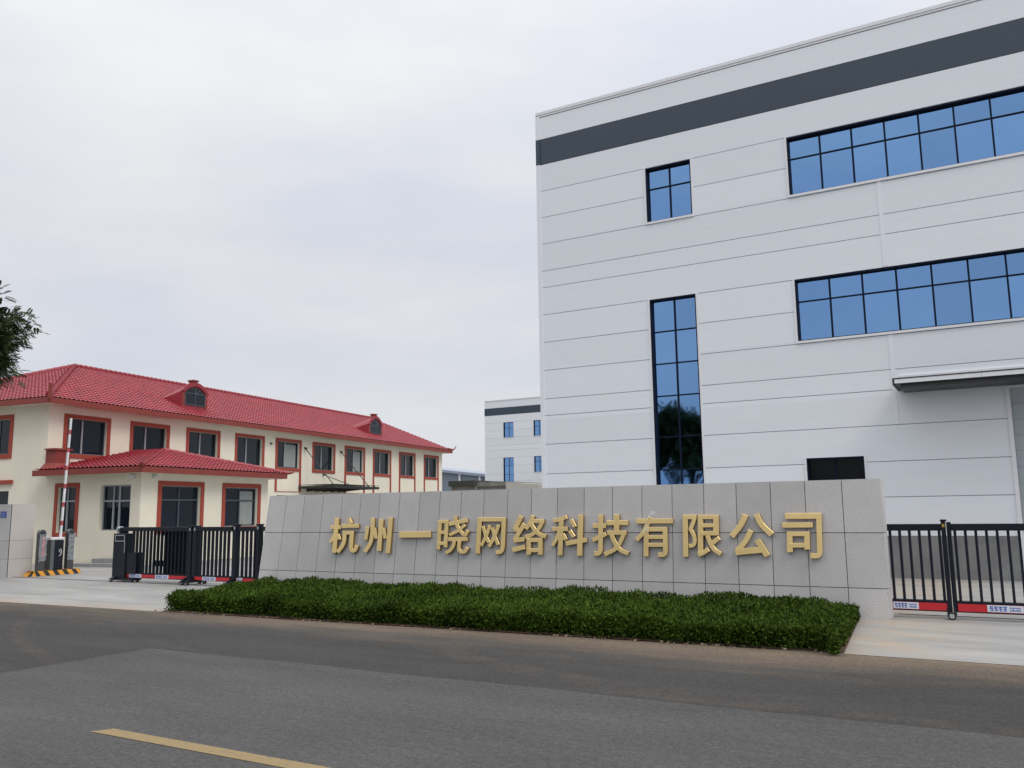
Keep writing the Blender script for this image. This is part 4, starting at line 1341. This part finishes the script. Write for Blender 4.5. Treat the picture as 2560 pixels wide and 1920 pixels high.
gl = MB(); gl.box(x0c + 0.02, x1c - 0.02, yc + 0.02, -0.05, zc + 0.121, zc + 0.14)
gl.build('canopy_glass', mat('dark_canopy_glass', (0.03, 0.035, 0.03), 0.2), can)
for xx in (17.8, 21.65):
    rd = MB()
    rd.tube((xx, -0.01, 5.90), (xx, -2.15, zc + 0.10), 0.028, n=7)
    rd.tube((xx, -0.14, 5.83), (xx, 0, 5.90), 0.075, 0.05, n=8)
    rd.build('tie_rod', M['canopy_steel'], can)
rd = MB()
rd.tube((19.75, -0.01, 4.33), (19.75, -2.15, zc + 0.10), 0.022, n=7)
rd.tube((19.75, -0.1, 4.31), (19.75, 0, 4.34), 0.06, 0.05, n=8)
rd.build('tie_rod', M['canopy_steel'], can)

# ------------------------------------------------------------------ sheds behind
sh = thing('metal_shed', 'grey blue sheet metal shed between the red roofed building and the distant factory', 'shed', (-68, 85, 0))
mb = MB(); mb.hexa([(-10, 0, 0), (12, 0, 0), (12, 14, 0), (-10, 14, 0), (-10, 0, 8.70), (12, 0, 6.06), (12, 14, 6.06), (-10, 14, 8.70)])
mb.build('wall', M['shed_blue'], sh)
mb = MB(); mb.hexa([(-10.3, -0.4, 8.70), (12.3, -0.4, 5.99), (12.3, 14.3, 5.99), (-10.3, 14.3, 8.70), (-10.3, -0.4, 9.06), (12.3, -0.4, 6.35), (12.3, 14.3, 6.35), (-10.3, 14.3, 9.06)])
mb.build('roof', M['shed_roof'], sh)
for xx in (-4.0, -0.7, 2.65, 6.0):
    mb = MB()
    mb.box(xx - 0.13, xx + 0.13, -0.25, -0.002, 0, 7.45 - 0.12 * xx)
    mb.build('downpipe', M['white_trim'], sh)

lo = thing('outbuilding', 'low stained cement outbuilding with dark flat parapet beyond the sign wall', 'outbuilding', (-28, 31, 0))
mb = MB(); mb.box(-2.06, -0.14, 0, 5, 0, 3.55); mb.box(-0.139, 2.1, 0.25, 5, 0, 3.5)
mb.build('wall', M['mortar'], lo)
mb = MB(); mb.box(-2.16, -0.14, -0.2, 5.1, 3.551, 3.90)
mb.build('parapet', M['mortar_dark'], lo)
mb = MB(); mb.box(-0.139, 2.1, 0.15, 5.1, 3.501, 3.78)
mb.build('parapet', M['mortar'], lo)
mb = MB(); mb.hexa([(2.101, 0, 0), (4.5, 0, 0), (4.5, 4, 0), (2.101, 4, 0), (2.101, 0, 3.72), (4.5, 0, 3.53), (4.5, 4, 3.53), (2.101, 4, 3.72)])
mb.build('side_wall', M['mortar_light'], lo)

# ------------------------------------------------------------------ left boundary wall
bw = thing('boundary_wall', 'pale granite boundary wall end with a small blue plate left of the barrier', 'wall', (-26.42, 0.18, 0))
mb = MB()
for z0, z1 in ((0, 0.575), (0.583, 1.17), (1.178, 2.35)):
    x = -0.012
    for k in range(10):
        xa = x - 0.78
        mb.box(xa, x, 0, 0.03, z0, z1)
        x = xa - 0.008
mb.build('granite_cladding', M['granite'], bw)
mb = MB()
for z0, z1 in ((0, 0.575), (0.583, 1.17), (1.178, 2.35)):
    mb.box(-0.03, 0.0, 0.036, 0.82, z0, z1)
mb.box(-7.8, -0.036, 0.036, 0.82, 2.32, 2.348)
mb.build('end_cladding', M['granite_warm'], bw)
mb = MB(); mb.box(-7.9, -0.012, 0.012, 0.81, 0, 2.335)
mb.build('wall_core', M['joint'], bw)
mb = MB(); mb.box(-0.57, -0.23, -0.012, -0.001, 1.91, 2.12)
pl = mb.build('plate', M['blue_ink'], bw)
mb = MB()
mb.box(-0.47, -0.32, -0.0145, -0.0125, 2.045, 2.057)
for i in range(6): mb.box(-0.49 + i * 0.033, -0.472 + i * 0.033, -0.0145, -0.0125, 1.965, 1.978)
mb.build('plate_lettering', M['white_paint'], pl)

# ------------------------------------------------------------------ retractable gates
def bars(mb_, xs, y, z0, z1, w=0.042, d=0.07):
    for x in xs:
        mb_.box(x - w / 2, x + w / 2, y - d / 2, y + d / 2, z0, z1)

def gate_foot(mb_, x, y0, y1, mt=None):
    mb_.prism([(x - 0.05, y0, 0.07), (x - 0.05, y1, 0.07), (x - 0.05, y1 - 0.08, 0.15), (x - 0.05, y0 + 0.2, 0.20)], (0.10, 0, 0))

def gate_wheels(parent, x, ys):
    for y in ys:
        w = MB()
        w.tube((x, y - 0.03, 0.062), (x, y + 0.03, 0.062), 0.062, n=18)
        o_ = w.build('wheel', M['rubber'], parent)
        h = MB()
        h.tube((x, y - 0.034, 0.062), (x, y + 0.034, 0.062), 0.036, n=12)
        h.build('hub', M['steel'], o_)

def plate(parent, x0, x1, y, z0, z1):
    m_ = MB(); m_.box(x0, x1, y - 0.006, y, z0, z1)
    p_ = m_.build('maker_plate', M['gate_label'], parent)
    t_ = MB()
    L = x1 - x0
    hz = z1 - z0
    ya, yb = y - 0.0085, y - 0.0065
    # blue name block with pale knocked-out strokes, then smaller blue lines
    n = 4
    for i in range(n):
        a = x0 + L * (0.07 + 0.125 * i); w_ = L * 0.105
        t_.box(a, a + w_, ya, yb, z0 + hz * 0.70, z0 + hz * 0.84)
        t_.box(a, a + w_ * 0.9, ya, yb, z0 + hz * 0.42, z0 + hz * 0.55)
        t_.box(a + w_ * (0.1 + 0.1 * i), a + w_ * (0.35 + 0.1 * i), ya, yb, z0 + hz * 0.551, z0 + hz * 0.699)
        t_.box(a + w_ * 0.1, a + w_ * 0.95, ya, yb, z0 + hz * 0.16, z0 + hz * 0.28)
        t_.box(a + w_ * (0.6 - 0.1 * i), a + w_ * (0.8 - 0.1 * i), ya, yb, z0 + hz * 0.281, z0 + hz * 0.419)
    for i in range(7):
        a = x0 + L * (0.62 + 0.045 * i)
        t_.box(a, a + L * 0.028, ya, yb, z0 + hz * (0.55 + 0.05 * (i % 2)), z0 + hz * 0.78)
        t_.box(a, a + L * 0.03, ya, yb, z0 + hz * 0.2, z0 + hz * (0.36 + 0.06 * (i % 3)))
    t_.build('plate_print', M['blue_ink'], p_)

gx = -18.0
gl_ = thing('retractable_gate', 'dark navy retractable gate of vertical bars half closed at the left entrance by the barrier', 'gate', (gx, 0.55, 0), 0, 'retractable entrance gates')
def gate_section(root, x0, x1, y, step, z_lo=0.24, z_hi=1.47, z_top=1.585, first=None):
    m_ = MB(); m_.box(x0, x1, y - 0.06, y + 0.06, z_hi, z_top)
    m_.build('top_rail', M['gate'], root, bevel=0.006)
    m_ = MB(); m_.box(x0, x1, y - 0.055, y + 0.055, 0.12, z_lo); m_.box(x0, x1, y - 0.062, y + 0.062, z_lo, z_lo + 0.03)
    b_ = m_.build('bottom_rail', M['gate'], root)
    m_ = MB(); m_.box(x0 + 0.01, x1 - 0.01, y - 0.063, y - 0.0555, 0.14, z_lo - 0.012)
    m_.build('reflective_strip', M['gate_red'], b_)
    m_ = MB()
    x = (first if first is not None else x0 + step)
    xs = []
    while x < x1 - 0.02:
        xs.append(x); x += step
    bars(m_, xs, y, z_lo + 0.031, z_hi - 0.001)
    m_.build('bar_panel', M['gate'], root)
    return b_

def gate_post(root, x, y, w=0.16, top=1.63, badge=True):
    m_ = MB()
    m_.box(x - w / 2, x + w / 2, y - 0.075, y + 0.075, 0.10, top - 0.03)
    m_.box(x - w / 2 - 0.015, x + w / 2 + 0.015, y - 0.09, y + 0.09, top - 0.03, top)
    p_ = m_.build('post', M['gate'], root, bevel=0.006)
    f = MB(); gate_foot(f, x, y - 0.36, y + 0.40)
    f.build('foot', M['gate'], root)
    gate_wheels(root, x, (y - 0.27, y + 0.33))
    if badge:
        b_ = MB(); b_.box(x - 0.025, x + 0.025, y - 0.079, y - 0.0755, top - 0.14, top - 0.06)
        b_.build('badge', M['steel'], p_)
    return p_

b1 = gate_section(gl_, -21.32 - gx, -18.16 - gx, 0.0, 0.158, first=-20.62 - gx)
b2 = gate_section(gl_, -17.84 - gx, -16.42 - gx, -0.02, 0.157)
b3 = gate_section(gl_, -16.22 - gx, -15.50 - gx, 0.0, 0.155)
b4 = gate_section(gl_, -15.36 - gx, -13.4 - gx, 0.0, 0.155)
for xx in (-18.10, -17.90, -16.32, -15.44):
    gate_post(gl_, xx - gx, 0.0, w=0.15 if xx < -16 else 0.12, top=1.62 if xx < -17 else 1.655)
plate(b1, -20.66 - gx, -20.12 - gx, -0.064, 0.135, 0.235); plate(b1, -19.5 - gx, -18.93 - gx, -0.064, 0.135, 0.235)
plate(b2, -17.5 - gx, -16.98 - gx, -0.084, 0.135, 0.235); plate(b3, -16.18 - gx, -15.98 - gx, -0.064, 0.135, 0.235)
# drive head: closed box with a display window, and the nested second leaf behind the bars
m_ = MB()
m_.box(-21.38 - gx, -20.80 - gx, -0.13, 0.15, 0.12, 1.40)
m_.box(-20.80 - gx, -20.34 - gx, -0.10, 0.15, 0.24, 0.85)
hd_ = m_.build('drive_head', M['gate'], gl_, bevel=0.008)
m_ = MB()
for (a, b, c, d) in ((-21.30, -20.86, 1.34, 1.36), (-21.30, -20.86, 1.17, 1.19), (-21.30, -21.28, 1.19, 1.34), (-20.88, -20.86, 1.19, 1.34), (-20.86, -20.84, 0.84, 1.20)):
    m_.box(a - gx, b - gx, -0.139, -0.1305, c, d)
m_.build('head_trim', M['steel'], hd_)
m_ = MB(); m_.tube((-21.24 - gx, -0.12, 1.55), (-21.24 - gx, 0.05, 1.55), 0.055, n=14)
m_.build('head_lamp', M['steel'], hd_)
m_ = MB(); gate_foot(m_, -21.25 - gx, -0.28, 0.36); m_.box(-21.36 - gx, -20.40 - gx, -0.16, 0.16, 0.05, 0.119)
m_.build('foot', M['gate'], gl_)
gate_wheels(gl_, -21.25 - gx, (-0.24, 0.30)); gate_wheels(gl_, -20.5 - gx, (-0.1, 0.1))
m_ = MB()
bars(m_, [-19.36 - gx + 0.079 + 0.158 * i for i in range(8)], 0.17, 0.26, 1.46, d=0.08)
bars(m_, [-19.36 - gx + 0.158 * i for i in range(8)], 0.26, 0.26, 1.46, d=0.08)
m_.box(-19.9 - gx, -18.2 - gx, 0.12, 0.30, 0.46, 0.62)
m_.box(-19.5 - gx, -18.2 - gx, 0.12, 0.30, 1.34, 1.46)
m_.build('nested_leaf', M['gate'], gl_)

gr_ = thing('retractable_gate', 'dark navy retractable gate of vertical bars closing the right entrance beside the sign wall end', 'gate', (2.0, 0.55, 0), 0, 'retractable entrance gates')
c1_ = gate_section(gr_, -0.3 - 2, 0.86 - 2, -0.02, 0.156, z_lo=0.275, first=0.035 - 2)
c2_ = gate_section(gr_, 1.0 - 2, 2.5 - 2, -0.02, 0.157, z_lo=0.275, first=1.055 - 2)
c3_ = gate_section(gr_, 2.64 - 2, 4.2 - 2, -0.02, 0.157, z_lo=0.275)
for xx in (0.90, 2.57, 4.27):
    m_ = MB()
    m_.box(xx - 2.045, xx - 1.98, -0.10, 0.04, 0.12, 1.63); m_.box(xx - 1.965, xx - 1.90, -0.06, 0.08, 0.12, 1.615)
    m_.box(xx - 2.055, xx - 1.96, -0.115, 0.05, 1.63, 1.66)
    p_ = m_.build('post', M['gate'], gr_, bevel=0.004)
    m_ = MB(); m_.box(xx - 2.03, xx - 1.99, -0.106, -0.101, 1.53, 1.585)
    m_.build('badge', M['brass'], p_)
    m_ = MB(); m_.prism([(xx - 2.06, -0.12, 0.05), (xx - 2.06, 0.05, 0.05), (xx - 2.06, 0.05, 0.16), (xx - 2.06, -0.08, 0.20)], (0.05, 0, 0))
    m_.prism([(xx - 1.95, -0.135, 0.05), (xx - 1.95, 0.05, 0.05), (xx - 1.95, 0.05, 0.16), (xx - 1.95, -0.08, 0.20)], (0.03, 0, 0))
    m_.build('wheel_bracket', M['gate'], gr_)
    w_ = MB(); w_.tube((xx - 1.985, -0.19, 0.066), (xx - 1.985, -0.14, 0.066), 0.066, n=20)
    w_ = w_.build('wheel', M['rubber'], gr_)
    h_ = MB(); h_.tube((xx - 1.985, -0.195, 0.066), (xx - 1.985, -0.135, 0.066), 0.040, n=16)
    h_.build('hub', M['steel'], w_)
plate(c1_, 0.01 - 2, 0.41 - 2, -0.084, 0.15, 0.26); plate(c2_, 1.44 - 2, 1.96 - 2, -0.084, 0.15, 0.26); plate(c3_, 3.1 - 2, 3.6 - 2, -0.084, 0.15, 0.26)

# ------------------------------------------------------------------ barrier island, barrier, ticket posts
kb = thing('traffic_island', 'low kerb island painted with slanting yellow and black stripes under the barrier', 'kerb', (-26.1, 1.5, 0))
mb = MB()
mb.hexa([(-0.24, -0.85, 0), (0.24, -0.85, 0), (0.24, 0.90, 0), (-0.24, 0.90, 0), (-0.20, -0.70, 0.165), (0.20, -0.70, 0.165), (0.20, 0.87, 0.165), (-0.20, 0.87, 0.165)])
kbo = mb.build('kerb_body', M['black_paint'], kb)
mb = MB()
yy = -0.83
while yy < 0.85:
    # slanted stripe on the road-facing side and across the top
    a, b, s_ = yy, min(yy + 0.17, 0.99), -0.10
    t0 = min(b + s_, 0.86); 
    mb.poly([(0.2425, a, 0.002), (0.2425, min(b, 0.895), 0.002), (0.2025, t0, 0.163), (0.2025, max(a + s_, -0.705), 0.163)])
    mb.poly([(0.2, max(a + s_, -0.70), 0.1685), (0.2, t0, 0.1685), (-0.2, t0, 0.1685), (-0.2, max(a + s_, -0.70), 0.1685)])
    yy += 0.33
mb.poly([(-0.24, -0.854, 0.003), (0.05, -0.854, 0.003), (0.08, -0.704, 0.163), (-0.20, -0.704, 0.163)])
mb.build('stripe', M['yellow'], kb)

bar = thing('barrier_gate', 'black barrier cabinet with raised red and white boom between two wrapped posts', 'barrier', (-26.06, 1.53, 0.17))
mb = MB(); mb.box(-0.16, 0.16, -0.10, 0.22, 0.0, 0.98)
mb.build('cabinet', M['cabinet'], bar, bevel=0.015)
mb = MB(); mb.box(-0.15, 0.165, -0.23, -0.105, 0.0, 0.985)
mb.build('cabinet_side', M['cab_grey'], bar, bevel=0.01)
mb = MB(); mb.box(-0.17, 0.17, -0.24, 0.235, 1.0, 1.07)
mb.build('cabinet_cap', M['white_trim'], bar, bevel=0.01)
mk = MB()
pts_ = [(0.06, 0.62), (0.10, 0.68), (0.14, 0.66), (0.145, 0.60), (0.10, 0.57), (0.06, 0.60), (0.055, 0.63)]
for a, b in zip(pts_[:-1], pts_[1:]):
    mk.tube((0.164, a[0], a[1]), (0.164, b[0], b[1]), 0.008, n=5)
for a, b in zip([(0.145, 0.60), (0.14, 0.52), (0.10, 0.47), (0.07, 0.46)][:-1], [(0.14, 0.52), (0.10, 0.47), (0.07, 0.46)]):
    mk.tube((0.164, a[0], a[1]), (0.164, b[0], b[1]), 0.008, n=5)
mk.build('cabinet_mark', M['white_paint'], bar)
bo = MB()
z, i = 1.0, 0
top_z = 5.12
while z < top_z:
    L_ = 0.46 if i % 2 == 0 else 0.16
    z2 = min(z + L_, top_z)
    y0_, y1_ = 0.175 + 0.03 * (z - 1.0), 0.175 + 0.03 * (z2 - 1.0)
    bo.hexa([(-0.03, y0_ - 0.031, z), (0.03, y0_ - 0.031, z), (0.03, y0_ + 0.031, z), (-0.03, y0_ + 0.031, z),
             (-0.03, y1_ - 0.031, z2), (0.03, y1_ - 0.031, z2), (0.03, y1_ + 0.031, z2), (-0.03, y1_ + 0.031, z2)],
            M['white_paint'] if i % 2 == 0 else M['red_paint'])
    z, i = z2, i + 1
bo.build('boom', None, bar)

def ticket_post(y, label, red_band):
    p = thing('ticket_post', label, 'post', (-26.06, y, 0.17), 0, 'posts flanking the barrier')
    m_ = MB()
    n = 14
    prof = [(0.11 * math.cos(math.pi * i / n), 1.20 + 0.13 * math.sin(math.pi * i / n)) for i in range(n + 1)]
    ring = [(-0.09, a, b) for a, b in [(-0.11, 0.0), (0.11, 0.0)] + prof]
    m_.prism([(-0.09, 0.11, 0.0)] + [(-0.09, a, b) for a, b in prof] + [(-0.09, -0.11, 0.0)], (0.18, 0, 0))
    m_.build('post_shell', M['post_grey'], p)
    m_ = MB(); m_.box(0.0905, 0.094, -0.075, 0.075, 1.12, 1.24)
    m_.build('display', M['cabinet'], p)
    m_ = MB(); m_.prism([(0.0, 0.115 * math.cos(math.pi * i / n), 1.20 + 0.138 * math.sin(math.pi * i / n)) for i in range(n + 1)], (0.03, 0, 0))
    m_.build('cap_edge', M['steel'], p)
    if red_band:
        m_ = MB(); m_.box(0.0905, 0.096, -0.01, 0.075, 0.45, 1.1)
        m_.build('red_strip', M['red_paint'], p)
    # crumpled clear wrapping
    m_ = MB()
    rows_ = []
    for r in range(15):
        z_ = 0.30 + 0.9 * r / 14
        rows_.append([(0.11 + random.uniform(0, 0.035), yy2 + random.uniform(-0.015, 0.015), z_ + random.uniform(-0.02, 0.02)) for yy2 in (-0.13, -0.06, 0.0, 0.06, 0.13)])
    for r in range(14):
        for c in range(4):
            m_.poly([rows_[r][c], rows_[r][c + 1], rows_[r + 1][c + 1], rows_[r + 1][c]])
    m_.build('wrapping', M['plastic'], p)
    return p
ticket_post(1.05, 'dark rounded post in plastic wrap nearest the granite boundary wall', True)
ticket_post(2.06, 'dark rounded post in plastic wrap on the building side of the barrier', False)

# ------------------------------------------------------------------ trees
def tree(name, label, loc, height, crown_z, crown_r, seed, n_leaf=2600, leaflet=0.10, group=None, squash=0.8):
    r_ = random.Random(seed)
    t = thing(name, label, 'tree', loc, 0, group)
    mb_ = MB()
    trunk = [Vector((0, 0, 0))]
    for i in range(1, 6):
        trunk.append(Vector((r_.uniform(-.12, .12) * i, r_.uniform(-.12, .12) * i, crown_z * 0.85 * i / 5)))
    rad = [0.17 - 0.018 * i for i in range(6)]
    mb_.path(trunk, rad, 10)
    tips = []
    cc = Vector((0, 0, crown_z))
    for k in range(40):
        a = r_.uniform(0, 2 * math.pi); el = r_.uniform(-0.45, 1.3)
        rr = crown_r * r_.uniform(0.62, 1.0)
        tip = cc + Vector((math.cos(a) * math.cos(el) * rr, math.sin(a) * math.cos(el) * rr, math.sin(el) * rr * squash))
        st_ = trunk[r_.choice((2, 3, 4, 5))]
        mid = st_.lerp(tip, 0.5) + Vector((r_.uniform(-.25, .25), r_.uniform(-.25, .25), r_.uniform(0, .4)))
        mb_.path([st_, mid, tip], [0.07, 0.04, 0.012], 6)
        tips += [tip, mid.lerp(tip, 0.6)]
        for q_ in range(2):
            tw = mid.lerp(tip, r_.uniform(0.3, 0.9)) + Vector((r_.uniform(-.7, .7), r_.uniform(-.7, .7), r_.uniform(-.4, .5)))
            mb_.tube(mid.lerp(tip, 0.4), tw, 0.025, 0.008, 5)
            tips.append(tw)
    mb_.build('trunk', M['bark'], t, smooth=True)
    g = np.random.default_rng(seed)
    T = np.array([list(p) for p in tips])
    ci = g.integers(0, len(T), n_leaf)
    base = T[ci] + np.clip(g.normal(size=(n_leaf, 3)), -1.7, 1.7) * np.array([0.42, 0.42, 0.30])
    out = base - np.array([0, 0, crown_z - 0.3])
    out /= np.linalg.norm(out, axis=1)[:, None] + 1e-6
    dirv = out * 0.7 + g.normal(size=(n_leaf, 3)) * 0.6 + np.array([0, 0, -0.1])
    dirv /= np.linalg.norm(dirv, axis=1)[:, None]
    upv = np.array([0, 0, 1.0]) + g.normal(size=(n_leaf, 3)) * 0.3
    side = np.cross(dirv, upv); side /= np.linalg.norm(side, axis=1)[:, None] + 1e-9
    L = g.uniform(0.20, 0.36, n_leaf)
    V = []
    for j in range(8):
        f = (j + 0.6) / 8
        for s_ in (-1, 1):
            b = base + dirv * (L * f)[:, None] + np.array([0, 0, -1]) * (L * f * f * 0.18)[:, None]
            d = side * s_ * 0.85 + dirv * 0.55
            d /= np.linalg.norm(d, axis=1)[:, None]
            ln = leaflet * (0.75 + 0.5 * math.sin(math.pi * f))
            mid = b + d * ln * 0.5
            wv = dirv * leaflet * 0.25
            V.append(np.stack([b, mid + wv, b + d * ln + np.array([0, 0, -0.015]), mid - wv], 1))
    V = np.concatenate(V).reshape(-1, 3)
    np_mesh('crown', V, np.arange(len(V)).reshape(-1, 4), M['tree_leaf'], t)
    return t

tree('street_tree', 'feathery leaved tree leaning into view at the far left before the red roof', (-27.05, -2.75, -0.1), 9, 7.2, 2.6, 11, n_leaf=24000, leaflet=0.10, squash=0.85)
tb = tree('street_tree', 'roadside tree across the road mirrored in the tall factory window', (-17.9, -26.5, 0), 9, 6.6, 3.2, 23, n_leaf=17000, leaflet=0.13, group='roadside trees across the road')
tl = copy_tree(tb)
tl.location = (-24.5, -27.5, -1.4); tl.rotation_euler = (0, 0, 2.1)
tl['label'] = 'shorter roadside tree across the road, left of the mirrored one'
hs = thing('roadside_house', 'low house across the road mirrored at the foot of the tall factory window', 'house', (-22, -42, 0), 0.1)
mb = MB(); mb.box(-9, 9, -4, 4, 0, 3.2)
mb.build('wall', M['mortar'], hs)
mb = MB(); mb.prism([(-9.4, -4.5, 3.2), (-9.4, 4.5, 3.2), (-9.4, 0, 5.2)], (18.8, 0, 0))
mb.build('roof', M['shed_roof'], hs)
mb = MB()
for x in (-6, -2, 2, 6): mb.box(x - 0.6, x + 0.6, 4.001, 4.05, 1.0, 2.3)
mb.build('window', M['dark_glass'], hs)
